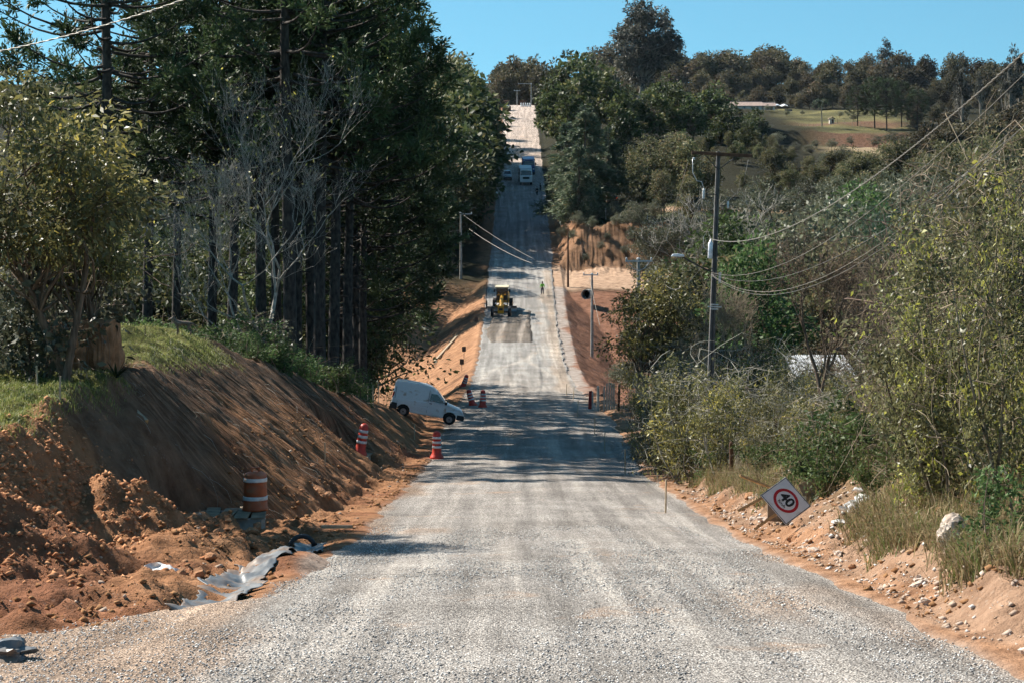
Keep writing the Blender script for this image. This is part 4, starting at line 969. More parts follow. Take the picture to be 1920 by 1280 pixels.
BOX2 = (-6.85, 84.0); z2 = rz(84)+.55
culvert_box('inspection_box', 'second planked drain box further down, under a leaning red cone', (BOX2[0], BOX2[1], z2-.6), 1.5, 1.4, .6, 4, -.05)
BG = 'red and white traffic cones'
barrel('traffic_cone', 'red and white cone leaning on the second drain box', (BOX2[0]+.35, BOX2[1], z2+.05), (0,.17), 'cone', 1.35, 'barrel_red', BG)
p = at(819, 0, 93.5); barrel('traffic_cone', 'red cone standing in the tree shadow at the left road edge', (p.x, 93.5, rz(93.5)-.08), (0,0), 'cone', 1.28, 'barrel_red', BG)
p = at(887, 0, 141); barrel('traffic_cone', 'leaning cone beside the upright one in front of the van', (p.x, 141, rz(141)-.08), (0,-.28), 'cone', 1.2, 'barrel_red', BG)
p = at(905, 0, 138.5); barrel('traffic_cone', 'bright red upright cone in front of the van', (p.x, 138.5, rz(138.5)-.06), (0,.02), 'cone', 1.22, 'barrel_red', BG)
p = at(867, 0, 172); barrel('traffic_cone', 'tilted red cone at the foot of the orange fill slope', (p.x, 172, rz(172)-.15), (.1,.35), 'cone', 1.2, 'barrel_red', BG)
for i in range(5):
    Y = 611; X = (977+i*4.2-960)*Y/FPX
    barrel('traffic_cone', 'tiny pale cone in the row at the top end of the road', (X, Y, rz(Y)), kind='cone', h=1.1, mat='band', group='cones at the top end of the road')

def stake(px, Y, h, label, r=.022, mat='stake', lean=.04, X=None):
    X = (px-960)*Y/FPX if X is None else X
    z = gz(X, Y); u = X-float(xc(Y))
    if -4.6 < u < 4.8: z = rz(Y)-.03
    o = link('survey_stake', None, None, (X, Y, z)); r_ = random.Random(int(px*7+Y))
    o.rotation_euler = (r_.uniform(-lean,lean), r_.uniform(-lean,lean), r_.uniform(0,1))
    MB().box((0,0,h/2-.1),(r*2,r*1.6,h+.2)).build('shaft', M[mat], o)
    MB().box((0,0,h+.01),(r*2.3,r*1.9,.02)).build('hammered_head', M[mat], o)
    return tag(o, label, 'stake', 'survey stakes')
for a in [(1172,81,1.0,'thin stake at the right road edge where the shadow ends'),(1248,58,.95,'thin stake at the right road edge before the speed sign'),(112,44.5,.55,'short stake on the front clay mound'),
          (127,50.5,.75,'stake standing before the brown earth block'),(70,48.2,.5,'small cross-topped stake on the near lawn'),(610,66,.85,'orange stake at the foot of the cut bank'),(700,104,1.1,'first of three stakes left of the van'),
          (709,106,1.1,'second of three stakes left of the van'),(689,103,1.0,'stake farthest left of the van'),(777,103,.8,'stake in front of the van sill'),(1083,122,1.0,'stake at the right edge in the striped shadow'),
          (1115,108,1.0,'stake on the right shoulder below the pale posts'),(1075,150,.9,'stake at the right edge above the striped shadow'),(1062,156,.9,'farther stake at the right edge above the striped shadow'),(1133,98,.9,'stake on the dark right shoulder'),(1057,60,.0,'')]:
    if a[2] > 0: stake(*a)

# membrane lining the ditch
def membrane():
    ys = np.arange(28.6, 46.2, .10); us = np.linspace(-1, 1, 30)
    Y = np.repeat(ys[:,None], 30, 1); half = np.interp(ys, [28.6,31,38,46.2], [.34,.46,.44,.30])[:,None]*(1+.55*fbm(ys*1.6, 1.0, 4, 4)[:,None])
    U = -5.32+us[None,:]*half+.10*fbm(Y*.8, 5.0, 9, 3)+.10*np.sin(Y*.5)
    X = U+xc(Y)
    Z = np.maximum(terrain(X, Y, False)+.05, prof(Y)-.20)+.11*fbm(X*3.4, Y*2.6, 55, 5)+.05*np.abs(fbm(X*1.5+Y, Y*1.5, 57, 3))
    me = np_mesh('membrane', np.stack([X,Y,Z], -1), grid_faces(len(ys), 30), None, M['plastic_grey'], False)
    o = link('drain_membrane', me); tag(o, 'wrinkled grey plastic sheet lining the roadside ditch', 'plastic sheet')
    m = o.modifiers.new('thick', 'SOLIDIFY'); m.thickness = .01
membrane()
def crumple(name, label, cat, p, size, mat, seed, sub=3, rough=.55, group=None, rz=0, flatz=1.0):
    bm = bmesh.new(); bmesh.ops.create_icosphere(bm, subdivisions=sub, radius=1.0)
    V = np.array([v.co[:] for v in bm.verts])
    k = 1+rough*(fbm(V[:,0]*1.3+seed*3.1, V[:,1]*1.3+V[:,2]*1.7, seed, 4))+.18*fbm(V[:,2]*2.5+seed, V[:,0]*2.5-V[:,1]*2, seed+5, 3)
    for v, s in zip(bm.verts, k): v.co = v.co*float(s); v.co.x *= size[0]; v.co.y *= size[1]; v.co.z *= size[2]
    me = bpy.data.meshes.new(name); bm.to_mesh(me); bm.free(); me.materials.append(M[mat])
    o = link(name, me, None, p); o.rotation_euler = (0,0,rz); tag(o, label, cat, group); return o
X = -6.1; crumple('plastic_bag', 'white plastic bag lying on the clay beside the ditch', 'bag', (X, 34.2, gz(X,34.2)+.05), (.26,.20,.10), 'bag', 3, rough=1.0)
p = at(12, 1268, 24.5); crumple('plastic_scrap', 'grey plastic scrap in the lower left corner', 'plastic', (-5.9, 23.2, gz(-5.9,23.2)+.1), (.28,.2,.12), 'plastic_grey', 8, rough=1.1)
def bar(name, label, cat, p0, p1, w, mat, group=None, t=None):
    p0, p1 = Vector(p0), Vector(p1); o = link(name, None, None, (p0+p1)/2); d = p1-p0
    o.rotation_euler = d.to_track_quat('X', 'Z').to_euler()
    L = d.length; MB().box((0,0,0),(L, w, t or w)).build('shaft', M[mat], o, bevel=w*.12)
    MB().box((L/2+.006,0,0),(.012, w*.97, (t or w)*.97)).build('sawn_end', M['timber'], o)
    return tag(o, label, cat, group)
bar('fence_post', 'pale square post lying beside the gravel near the drum', 'post', (-4.75, 49.3, rz(49)+.10), (-4.05, 49.9, rz(50)+.10), .08, 'stake')
bar('fallen_pole', 'long pale pole lying on the orange fill slope', 'pole', (at(815,0,228).x, 228, gz(at(815,0,228).x,228)+.25), (at(857,0,240).x, 240, gz(at(857,0,240).x,240)+.25), .22, 'stake')
bar('root_log', 'pale root lying on the upper lip of the cut bank', 'log', (-10.9, 52.0, gz(-10.9,52)+.06), (-9.3, 50.2, gz(-9.3,50.2)+.02), .10, 'stake')
def hose():
    o = link('pipe_elbow', None, None, (-4.55, 43.2, rz(43.2)-.05)); tag(o, 'black corrugated pipe bend sticking out at the ditch head', 'pipe')
    MB().tube([(.28*math.cos(a)-.05,.1*math.sin(a),.26*math.sin(a)) for a in np.linspace(.4, 3.3, 12)], .055, 8).build('pipe', M['blackplastic'], o, smooth_=True)
    MB().tube([(.28*math.cos(.4)-.05,.1*math.sin(.4),.26*math.sin(.4)),(.28*math.cos(.25)-.05,.1*math.sin(.25),.26*math.sin(.25))], .068, 8).build('collar', M['black'], o, smooth_=True)
hose()
for i, (px, Y) in enumerate([(893,238),(870,214),(866,199)]):
    X = (px-960)*Y/FPX; o = link('edge_marker', None, None, (X, Y, gz(X,Y))); tag(o, ['uppermost','middle','lowest'][i]+' small black marker board on the left edge of the fill', 'marker', 'black edge markers')
    MB().box((0,0,.45),(.05,.05,1.1)).build('post', M['darksteel'], o); MB().box((0,-.04,.95),(.42,.03,.55)).build('board', M['blackplastic'], o, bevel=.01)

# ------------------------------------------------------------------ the fallen speed sign
def speed_sign():
    W = .90; Y = 46.0
    c = at(1473.5, 938, Y)
    o = link('speed_sign', None); tag(o, 'tipped-over white 40 km/h speed sign on timber legs', 'sign')
    ex = Vector((.56,-.27,-.65)).normalized(); ez = Vector((.66,.50,.35)); ez = (ez-ex*ez.dot(ex)).normalized(); ey = ez.cross(ex)
    o.matrix_world = Matrix.Translation(c) @ Matrix((ex, ey, ez)).transposed().to_4x4()
    MB().box((0,0,0),(W,.012,W)).build('plate', M['sign_white'], o, bevel=.003)
    b = MB(); t = .028; e = W/2-.018
    for s in (-1,1): b.box((0,-.0085,s*e),(W-.012,.004,t*.55)).box((s*e,-.0085,0),(t*.55,.004,W-.05))
    b.build('black_border', M['sign_black'], o)
    V = []; F = []; n = 64; R0, R1 = .245, .315
    for k in range(n):
        a = 2*PI*k/n
        for R, y in ((R0,-.0065),(R1,-.0065),(R1,-.0095),(R0,-.0095)): V.append((R*math.cos(a), y, R*math.sin(a)))
    for k in range(n):
        j = (k+1) % n
        for q in range(4): F.append((k*4+q, k*4+(q+1)%4, j*4+(q+1)%4, j*4+q))
    MB().add(V, F).build('red_ring', M['sign_red'], o)
    def text(body, size, x, z, off, name):
        cu = bpy.data.curves.new(name, 'FONT'); cu.body = body; cu.size = size; cu.align_x = 'CENTER'; cu.align_y = 'CENTER'; cu.extrude = .002; cu.offset = off
        tmp = bpy.data.objects.new(name, cu); me = bpy.data.meshes.new_from_object(tmp); bpy.data.objects.remove(tmp); me.name = name
        ob = link(name, me, o, (x, -.0095, z)); ob.rotation_euler = (PI/2, 0, 0); me.materials.clear(); me.materials.append(M['sign_black'])
    text('40', .36, 0, .035, .011, 'digits'); text('Km/h', .105, 0, -.155, .002, 'lettering')
    # timber legs nailed behind
    for x0, z0, x1, z1 in ((-.30,.30,-.46,-1.20),(.12,.36,.10,-1.18),(-.36,.02,-1.10,-.50)):
        d = Vector((x1-x0, 0, z1-z0)); L = d.length
        MB().box((0,0,0),(L,.035,.06)).build('leg', M['timber'], o, ((x0+x1)/2, .035, (z0+z1)/2)).rotation_euler = d.to_track_quat('X','Z').to_euler()
speed_sign()

# ------------------------------------------------------------------ vehicles
def wheel(parent, c, r, w, rim='steel', n=24):
    o = MB().disc_y((0,0,0), r, w, n).build('wheel', M['black'], parent, c, bevel=r*.08)
    MB().disc_y((0,0,0), r*.58, w+.012, 16).build('rim', M[rim], o)
    MB().disc_y((0,0,0), r*.16, w+.03, 8).build('hub', M['darksteel'], o)
    return o

def set_pose(o, p, heading, pitch=0, roll=0):
    """x axis of the thing points along heading (radians from +X), pitch lifts the nose"""
    o.matrix_world = Matrix.Translation(p) @ Matrix.Rotation(heading, 4, 'Z') @ Matrix.Rotation(-pitch, 4, 'Y') @ Matrix.Rotation(roll, 4, 'X')

def van():
    o = empty('delivery_van'); tag(o, 'white panel van nosing down off the clay bank onto the road', 'van')
    body = [(-2.04,.42),(-2.06,.95),(-2.02,1.76),(-1.94,1.93),(-1.5,1.98),(-.2,1.97),(.10,1.90),(.42,1.70),(1.02,1.14),(1.22,1.06),(1.80,.93),(1.98,.84),(2.07,.68),(2.08,.40),(1.86,.34),(1.72,.34),(1.66,.55),(1.50,.68),(1.32,.71),(1.14,.68),(.98,.55),(.93,.30),(-.96,.30),(-1.00,.52),(-1.14,.66),(-1.32,.71),(-1.50,.67),(-1.65,.54),(-1.70,.40)]
    hw = [.76,.80,.74,.70,.69,.69,.68,.66,.74,.77,.76,.74,.72,.70,.74,.78,.79,.80,.80,.80,.79,.78,.78,.79,.80,.80,.80,.79,.76]
    MB().prism(body, hw).build('body', M['vanwhite'], o, bevel=.035)
    for s in (-1,1):
        def side(pts, name, mat, y0, y1, parent=o):
            m = MB(); V = [(x, s*(y0 if z < 1.2 else y0-(z-1.2)*.10), z) for x, z in pts]+[(x, s*(y1 if z < 1.2 else y1-(z-1.2)*.10), z) for x, z in pts]; k = len(pts)
            m.add(V, [tuple(range(k)), tuple(range(k,2*k))[::-1]]+[(i,(i+1)%k,k+(i+1)%k,k+i) for i in range(k)])
            return m.build(name, M[mat], parent)
        d = side([(-.02,.42),(-.02,1.12),(1.00,1.10),(.96,.60),(.86,.40)], 'door', 'vanwhite', .76, .806)
        side([(.06,.98),(.06,1.02),(.20,1.02),(.20,.98)], 'handle', 'blackplastic', .806, .83, d)
        side([(.06,1.15),(.08,1.56),(.42,1.56),(.94,1.14)], 'window', 'glass', .70, .80)
        side([(-.03,.45),(-.03,1.72),(-.012,1.72),(-.012,.45)], 'panel_seam', 'darksteel', .70, .802)
        side([(-1.92,.98),(-1.92,1.62),(-1.9,1.62),(-1.9,.98)], 'rear_seam', 'darksteel', .70, .805)
        side([(-2.06,.36),(-2.07,.72),(-1.74,.72),(-1.70,.36)], 'rear_trim', 'blackplastic', .72, .815)
        side([(1.70,.34),(1.72,.62),(2.10,.62),(2.10,.34)], 'bumper_end', 'blackplastic', .70, .79)
        side([(1.86,.72),(1.80,.88),(2.00,.80),(2.03,.72)], 'headlight', 'lamp_lens', .60, .765)
        side([(-2.075,.98),(-2.04,1.32),(-1.97,1.32),(-1.99,.98)], 'tail_light', 'redlens', .66, .79)
        MB().box((.98,s*.90,1.16),(.14,.16,.17)).build('mirror', M['blackplastic'], o, bevel=.03)
        for x in (-1.32,1.32):
            wheel(o, (x, s*.70, .30), .30, .19)
            MB().disc_y((x,s*.60,.36), .36, .30, 24).build('wheel_arch', M['black'], o)
    MB().prism([(.40,1.70),(.43,1.735),(1.05,1.15),(1.01,1.12)], [.60,.60,.68,.68]).build('windscreen', M['glass'], o)
    MB().box((2.09,0,.46),(.10,1.40,.26)).build('front_bumper', M['blackplastic'], o, bevel=.04)
    MB().box((-2.08,0,.50),(.10,1.46,.24)).build('rear_bumper', M['blackplastic'], o, bevel=.04)
    for s in (-1,1): MB().box((-2.035,s*.33,1.36),(.02,.46,.40), Euler((0,.09,0)).to_matrix()).build('rear_window', M['glass'], o, bevel=.03)
    return o
v = van()
_x, _y = at(797,0,112).x, 112.0
set_pose(v, Vector((_x, _y, rz(_y)+.55)), .05, math.radians(-10.5))

def dump_truck(name, label, cab, bed, X, Y, heading):
    o = empty(name); tag(o, label, 'truck')
    MB().box((-1.6,0,.95),(7.4,.85,.25)).build('chassis', M['darksteel'], o)
    MB().prism([(.7,.75),(.7,2.75),(.95,2.95),(2.2,2.9),(2.42,2.0),(2.55,1.75),(2.58,.75)], [1.2,1.2,1.12,1.12,1.2,1.22,1.22]).build('cab', M[cab], o, bevel=.05)
    MB().prism([(2.26,2.78),(2.28,2.80),(2.475,1.95),(2.45,1.93)], [1.0,1.0,1.1,1.1]).build('windscreen', M['glass'], o)
    MB().box((2.60,0,1.42),(.06,1.3,.42)).build('grille', M['blackplastic'], o)
    MB().box((2.66,0,.80),(.25,2.42,.40)).build('bumper', M[cab], o, bevel=.05)
    MB().box((2.30,0,3.0),(.35,1.6,.14), Euler((0,.2,0)).to_matrix()).build('sun_visor', M[cab], o)
    for s in (-1,1):
        MB().box((2.64,s*.95,1.2),(.05,.32,.22)).build('headlight', M['lamp_lens'], o)
        MB().box((1.55,s*1.215,2.3),(.9,.02,.6)).build('side_window', M['glass'], o)
        MB().box((2.35,s*1.40,2.25),(.12,.24,.55)).build('mirror', M['blackplastic'], o)
        for x, r in ((1.75,.52),(-2.6,.52),(-3.9,.52)): wheel(o, (x, s*1.02, r), r, .38 if x > 0 else .55)
    b = MB().prism([(.45,1.25),(.55,2.75),(.75,2.95),(.80,3.05),(-5.0,3.05),(-5.2,1.5),(-4.9,1.2)], 1.22).build('dump_bed', M[bed], o, bevel=.03)
    for x in np.linspace(-4.6, .2, 6):
        for s in (-1,1): MB().box((float(x), s*1.25, 2.1),(.10,.07,1.7)).build('bed_rib', M[bed], b)
    g = math.atan2(rz(Y+3)-rz(Y-3), 6)
    set_pose(o, Vector((X, Y, rz(Y))), heading, -g*math.sin(heading)*-1 if heading > 0 else -g)
    return o
dump_truck('dump_truck', 'white dump truck coming down the shaded far road', 'white', 'steel', at(985.5,0,392).x, 392, -PI/2+.03)
dump_truck('dump_truck', 'blue dump truck right behind the white one', 'blue', 'blue', at(991,0,409).x, 409, -PI/2+.02)

def car(name, label, X, Y, heading, mat, z=None, pickup=False, lit=False, cat='car'):
    o = empty(name); tag(o, label, cat)
    if pickup: pr = [(-2.5,.5),(-2.5,1.05),(-.75,1.05),(-.65,1.62),(-.4,1.74),(.45,1.72),(1.15,1.12),(2.2,1.0),(2.4,.85),(2.42,.45)]
    else: pr = [(-2.0,.4),(-2.02,.95),(-1.75,1.35),(-1.2,1.48),(.0,1.47),(.85,1.0),(1.85,.85),(2.0,.65),(2.0,.38)]
    MB().prism(pr, [.82 if z < 1.2 else .64 for x, z in pr]).build('body', M[mat], o, bevel=.05)
    x0, z0, x1, z1 = ((.47,1.66,1.12,1.16) if pickup else (.04,1.42,.82,1.03))
    MB().prism([(x0,z0),(x0+.05,z0+.03),(x1+.05,z1+.03),(x1,z1)], [.58,.58,.68,.68]).build('windscreen', M['glass'], o)
    if not pickup: MB().prism([(-1.97,1.0),(-2.02,1.03),(-1.74,1.36),(-1.70,1.32)], [.66,.66,.58,.58]).build('rear_window', M['glass'], o)
    fx = 2.42 if pickup else 2.0
    for s in (-1,1):
        MB().box((fx-.02,s*.6,.78),(.06,.30,.16)).build('headlight', M['lamp_lens'], o)
        MB().box((-fx+(-.08 if pickup else -.02),s*.66,.86),(.05,.20,.16)).build('tail_light', M['taillit'] if lit else M['redlens'], o)
        for x in ((-1.6,1.5) if pickup else (-1.25,1.25)): wheel(o, (x, s*.72, .34), .34, .22)
        MB().box((.1,s*.70,1.36),(1.0,.06,.34)).build('side_window', M['glass'], o)
    MB().box((fx,0,.55),(.14,1.5,.2)).build('bumper', M['blackplastic'], o)
    set_pose(o, Vector((X, Y, (rz(Y) if z is None else z))), heading, -math.atan2(rz(Y+3)-rz(Y-3), 6) if z is None else 0)
    return o
M['taillit'], _n, _l, _b = nodes_of('lit_tail_lamp'); _b.inputs['Base Color'].default_value = (.5,.03,.01,1); _b.inputs['Emission Color'].default_value = (1,.10,.04,1); _b.inputs['Emission Strength'].default_value = 5
car('pickup', 'silver pickup parked in the shade at the left of the far road', at(951,0,399).x, 399, -PI/2+.05, 'silver', pickup=True)
_X, _Y = at(1148,0,341).x, 341; car('parked_car', 'dark car with glowing tail lamps under the conifers', _X, _Y, PI/2, 'darksteel', z=gz0(_X,_Y), lit=True)

def grader():
    o = empty('motor_grader'); tag(o, 'yellow motor grader with cream cab roof spreading crushed stone', 'grader')
    Y_ = M['yellow']
    MB().prism([(-4.6,.9),(-4.6,2.0),(-4.2,2.15),(-1.9,2.15),(-1.7,1.0)], [.85,.85,.7,.7,.85]).build('engine_hood', Y_, o, bevel=.06)
    MB().tube([(-1.9,0,1.5),(-.4,0,2.05),(1.6,0,1.95),(3.4,0,1.35),(3.9,0,1.0)], [.26,.24,.22,.22,.24], 8).build('front_frame', Y_, o)
    MB().box((3.95,0,.95),(.35,.75,.95)).build('nose_plate', Y_, o, bevel=.04)
    MB().box((3.6,0,.62),(.28,2.1,.22)).build('front_axle', M['darksteel'], o)
    cab = MB().box((-1.1,0,1.9),(1.5,1.35,.75)).build('cab', M['blackplastic'], o, bevel=.04)
    MB().box((-1.1,0,2.68),(1.42,1.28,.86)).build('cab_window', M['glass'], cab)
    for sx in (-1.82,-.38):
        for s in (-1,1): MB().box((sx,s*.66,2.65),(.09,.09,.95)).build('cab_post', M['blackplastic'], cab)
    MB().box((-1.1,0,3.18),(1.9,1.75,.16)).build('cab_roof', M['cream'], o, bevel=.06)
    bl = []
    for k in range(7):
        a = -1.0+k*.33; bl.append((.55-.32*math.cos(a), .55+.42*math.sin(a)))
    bl2 = [(x+.05, z) for x, z in bl][::-1]
    b = MB().prism([(x,z) for x, z in bl]+bl2, 1.85).build('blade', M['steel'], o, (.4,0,.05)); b.rotation_euler = (0,0,.16)
    MB().tube([(1.9,0,1.6),(.7,.45,1.0)], .08, 6).tube([(1.9,0,1.6),(.7,-.45,1.0)], .08, 6).tube([(.9,.75,1.0),(.9,-.75,1.0)], .12, 6).build('drawbar', Y_, o)
    for s in (-1,1):
        MB().tube([(.55,s*.55,2.6),(.75,s*.75,1.1)], .07, 6).build('lift_cylinder', M['darksteel'], o)
        MB().box((.55,s*.42,2.35),(.18,.35,.14)).build('cylinder_bracket', Y_, o)
        wheel(o, (3.6, s*1.08, .66), .66, .38, 'yellow'); wheel(o, (-2.5, s*1.05, .66), .66, .42, 'yellow'); wheel(o, (-4.05, s*1.05, .66), .66, .42, 'yellow')
        MB().box((-.3,s*.95,2.75),(.08,.22,.34)).build('mirror', M['blackplastic'], o)
        MB().box((3.9,s*.62,1.72),(.12,.22,.14)).build('work_lamp', M['lamp_lens'], o)
    MB().box((4.15,0,1.02),(.02,.5,.3)).build('front_mark', M['darksteel'], o)
    MB().tube([(.7,-1.9,.6),(.7,-1.9,1.6)], .09, 8).tube([(.7,-1.9,1.5),(.7,-1.9,4.0)], .04, 6).build('sensor_mast', M['darksteel'], o)
    Yp = 246.5; g = math.atan2(rz(Yp+3)-rz(Yp-3), 6)
    set_pose(o, Vector((at(941,0,Yp).x, Yp+2.5, rz(Yp+2.5)+.05)), -PI/2-.03, -g)
grader()

def crushed_bed():
    """the fresh crushed stone the grader is spreading"""
    ys = np.arange(222, 252, .35); us = np.linspace(-1, 1, 44)
    Y = np.repeat(ys[:,None], 44, 1); lo = -3.2+.45*fbm(ys*.25, 2., 3, 3)-.4*np.exp(-((ys-232)/5)**2); hi = 2.1+.4*fbm(ys*.3, 7., 4, 3)
    U = (lo+hi)[:,None]/2+us[None,:]*(hi-lo)[:,None]/2-0.55; X = U+xc(Y)-.3
    e = smooth(0, .22, 1-np.abs(us))[None,:]*(smooth(222, 223.5, Y)*(1-smooth(250, 252, Y)))
    Z = prof(Y)-.15+e*(.34+.06*fbm(X*.8, Y*.5, 6, 3))
    C = np.empty(X.shape+(3,)); C[...] = (.27,.235,.20)
    for c in (-2.2, .25):
        w = np.exp(-((U+.35*np.sin(Y*.12)-c)/.33)**4); Z = Z-.05*w; C = C*(1-w[...,None]*.9)+np.array([.60,.53,.46])*w[...,None]*.9
    o = link('crushed_stone_bed', np_mesh('crushed_stone_bed', np.stack([X,Y,Z],-1), grid_faces(len(ys),44), None, M['gravel'], True, col=C.reshape(-1,3)))
    tag(o, 'low dark bed of fresh crushed stone in front of the grader', 'gravel bed')
crushed_bed()

def backhoe():
    o = empty('loader'); tag(o, 'wheel loader parked at the left of the road crest', 'loader')
    MB().prism([(-2.4,.7),(-2.4,1.9),(-.6,2.0),(-.6,.7)], .8).build('engine_hood', M['cream'], o, bevel=.05)
    c = MB().box((0,0,1.5),(1.5,1.5,1.3)).build('cab', M['blackplastic'], o); MB().box((0,0,2.45),(1.4,1.4,.75)).build('cab_window', M['glass'], c)
    MB().box((0,0,2.9),(1.7,1.7,.14)).build('cab_roof', M['rust'], o)
    MB().prism([(.7,.8),(.7,1.6),(1.6,1.5),(2.2,1.0),(2.2,.7)], .55).build('front_hood', M['white'], o, bevel=.05)
    for s in (-1,1): MB().tube([(.8,s*.7,1.5),(2.0,s*.7,1.3),(3.0,s*.7,.6)], .11, 6).build('lift_arm', M['cream'], o)
    MB().prism([(2.9,.1),(2.9,1.0),(3.05,1.1),(3.8,.15),(3.75,.05)], 1.3).build('bucket', M['rust'], o)
    for x in (-1.5,1.5):
        for s in (-1,1): wheel(o, (x, s*1.0, .65), .65, .45, 'yellow')
    Y = 588; set_pose(o, Vector((at(950,0,Y).x, Y, rz(Y))), -PI/2, -.11)
backhoe()
MB_ = MB().box((0,0,.7),(2.2,1.2,1.4)).box((0,0,1.45),(2.4,1.4,.1))
o = MB_.build('site_container', M['rust'], None, (at(980,0,622).x, 622, rz(622)), bevel=.04); tag(o, 'small dark site box standing at the top end of the road', 'box')
o.modifiers.clear()

# ------------------------------------------------------------------ people and the dog
def skin_mesh(name, verts, edges, radii, mat, parent, root=0, sub=1):
    me = bpy.data.meshes.new(name); bm = bmesh.new(); lay = bm.verts.layers.skin.verify()
    bv = [bm.verts.new(v) for v in verts]
    for a, b in edges: bm.edges.new((bv[a], bv[b]))
    for v, r in zip(bv, radii): v[lay].radius = (r, r) if not hasattr(r, '__len__') else r
    bv[root][lay].use_root = True
    bm.to_mesh(me); bm.free(); me.materials.append(mat)
    o = link(name, me, parent); m = o.modifiers.new('skin', 'SKIN'); m.use_smooth_shade = True
    s = o.modifiers.new('sub', 'SUBSURF'); s.levels = sub; s.render_levels = sub
    return o

def person(label, X, Y, z, heading, top, legs, arm=.25, stride=.12, helmet=True):
    o = empty('person', (X, Y, z), heading); tag(o, label, 'person')
    V = [(0,0,.93),(0,0,1.10),(0,.01,1.32),(0,.0,1.47),(0,-.02,1.56),(0,-.03,1.70)]; R = [.13,.125,.15,.06,.085,.07]
    E = [(0,1),(1,2),(2,3),(3,4),(4,5)]
    for s in (-1,1):
        n = len(V); V += [(s*.09,0,.88),(s*.11,-s*stride*.5-.02,.48),(s*.11,-s*stride+.02,.09),(s*.12,-s*stride-.14,.04)]; R += [.095,.062,.045,.035]
        E += [(0,n),(n,n+1),(n+1,n+2),(n+2,n+3)]
        n = len(V); V += [(s*.19,0,1.40),(s*(.22+arm*.3),-.03,1.13),(s*(.22+arm*.5),-.12,.90),(s*(.22+arm*.55),-.14,.83)]; R += [.06,.045,.034,.03]
        E += [(2,n),(n,n+1),(n+1,n+2),(n+2,n+3)]
        w = n+3; b = V[w]
        for j, (dx, L) in enumerate(((-.025,.075),(-.008,.085),(.01,.08),(.025,.06),(-s*.04,.05))):
            k = len(V); V += [(b[0]+dx, b[1]-.012-(.02 if j == 4 else 0), b[2]-L*.6),(b[0]+dx*1.1, b[1]-.03, b[2]-L)]; R += [.010,.008]; E += [(w,k),(k,k+1)]
    skin_mesh('body', V, E, R, M['skin'], o)
    TV = [(0,0,.95),(0,0,1.12),(0,.01,1.34),(0,0,1.43)]; TR = [(.17,.13),(.165,.125),(.19,.135),(.09,.09)]; TE = [(0,1),(1,2),(2,3)]
    for s in (-1,1):
        n = len(TV); TV += [(s*.20,0,1.40),(s*(.22+arm*.3),-.03,1.13),(s*(.22+arm*.47),-.11,.94)]; TR += [.08,.062,.05]; TE += [(2,n),(n,n+1),(n+1,n+2)]
    skin_mesh('jacket', TV, TE, TR, M[top], o)
    LV = [(0,0,.97)]; LR = [.155]; LE = []
    for s in (-1,1):
        n = len(LV); LV += [(s*.09,0,.86),(s*.11,-s*stride*.5-.02,.48),(s*.11,-s*stride+.02,.10)]; LR += [.115,.08,.065]; LE += [(0,n),(n,n+1),(n+1,n+2)]
    skin_mesh('trousers', LV, LE, LR, M[legs], o)
    if helmet: MB().lathe([(.15,1.655),(.125,1.67),(.12,1.72),(.09,1.78),(.03,1.805)], 14, (0,-.02,0)).build('helmet', M['helmet'] if top == 'vest' else M['cloth_dark'], o, smooth_=True)
    else: MB().lathe([(.085,1.60),(.105,1.66),(.10,1.72),(.07,1.78),(.02,1.80)], 12, (0,.0,0)).build('hair', M['cloth_dark'], o, smooth_=True)
person('worker in green safety vest standing on the sunlit fill', at(1017,0,263).x, 263, rz(263), .15, 'vest', 'navy', helmet=False)
person('worker in pale top at the left of the shaded far road', at(932,0,370).x, 370, rz(370)-.05, .8, 'helmet', 'cloth_dark', .4, .2)
person('left one of two dark-clothed workers at the right of the far road', at(1007,0,374).x, 374, rz(374), -.5, 'cloth_dark', 'cloth_dark', .3, .18)
person('right one of two dark-clothed workers at the right of the far road', at(1013,0,379).x, 379, rz(379), 1.2, 'cloth_dark', 'navy', .3, .1)

def dog():
    X, Y = at(343,0,71).x, 71; o = empty('dog', (X, Y, gz(X,Y)+.0), 0); tag(o, 'grey-brown dog standing on the lip of the cut bank', 'dog'); o.scale = (.9,.9,.9)
    V = [(.28,0,.50),(.05,0,.49),(-.20,0,.50),(-.31,0,.58),(-.40,0,.68),(-.52,0,.64),(-.60,0,.61),(.36,0,.50),(.50,0,.42),(.56,0,.34)]; R = [.105,.095,.13,.085,.075,.05,.03,.04,.022,.012]
    E = [(0,1),(1,2),(2,3),(3,4),(4,5),(5,6),(0,7),(7,8),(8,9)]
    for s in (-1,1):
        n = len(V); V += [(-.22,s*.08,.40),(-.20,s*.08,.22),(-.22,s*.08,.05),(-.27,s*.08,.02)]; R += [.06,.032,.026,.024]; E += [(2,n),(n,n+1),(n+1,n+2),(n+2,n+3)]
        n = len(V); V += [(.27,s*.08,.40),(.20,s*.08,.29),(.33,s*.08,.18),(.30,s*.08,.05),(.25,s*.08,.02)]; R += [.075,.045,.028,.024,.024]; E += [(0,n),(n,n+1),(n+1,n+2),(n+2,n+3),(n+3,n+4)]
        n = len(V); V += [(-.38,s*.05,.74),(-.36,s*.075,.80)]; R += [.03,.012]; E += [(4,n),(n,n+1)]
    skin_mesh('body', V, E, R, M['fur'], o, root=1)
dog()
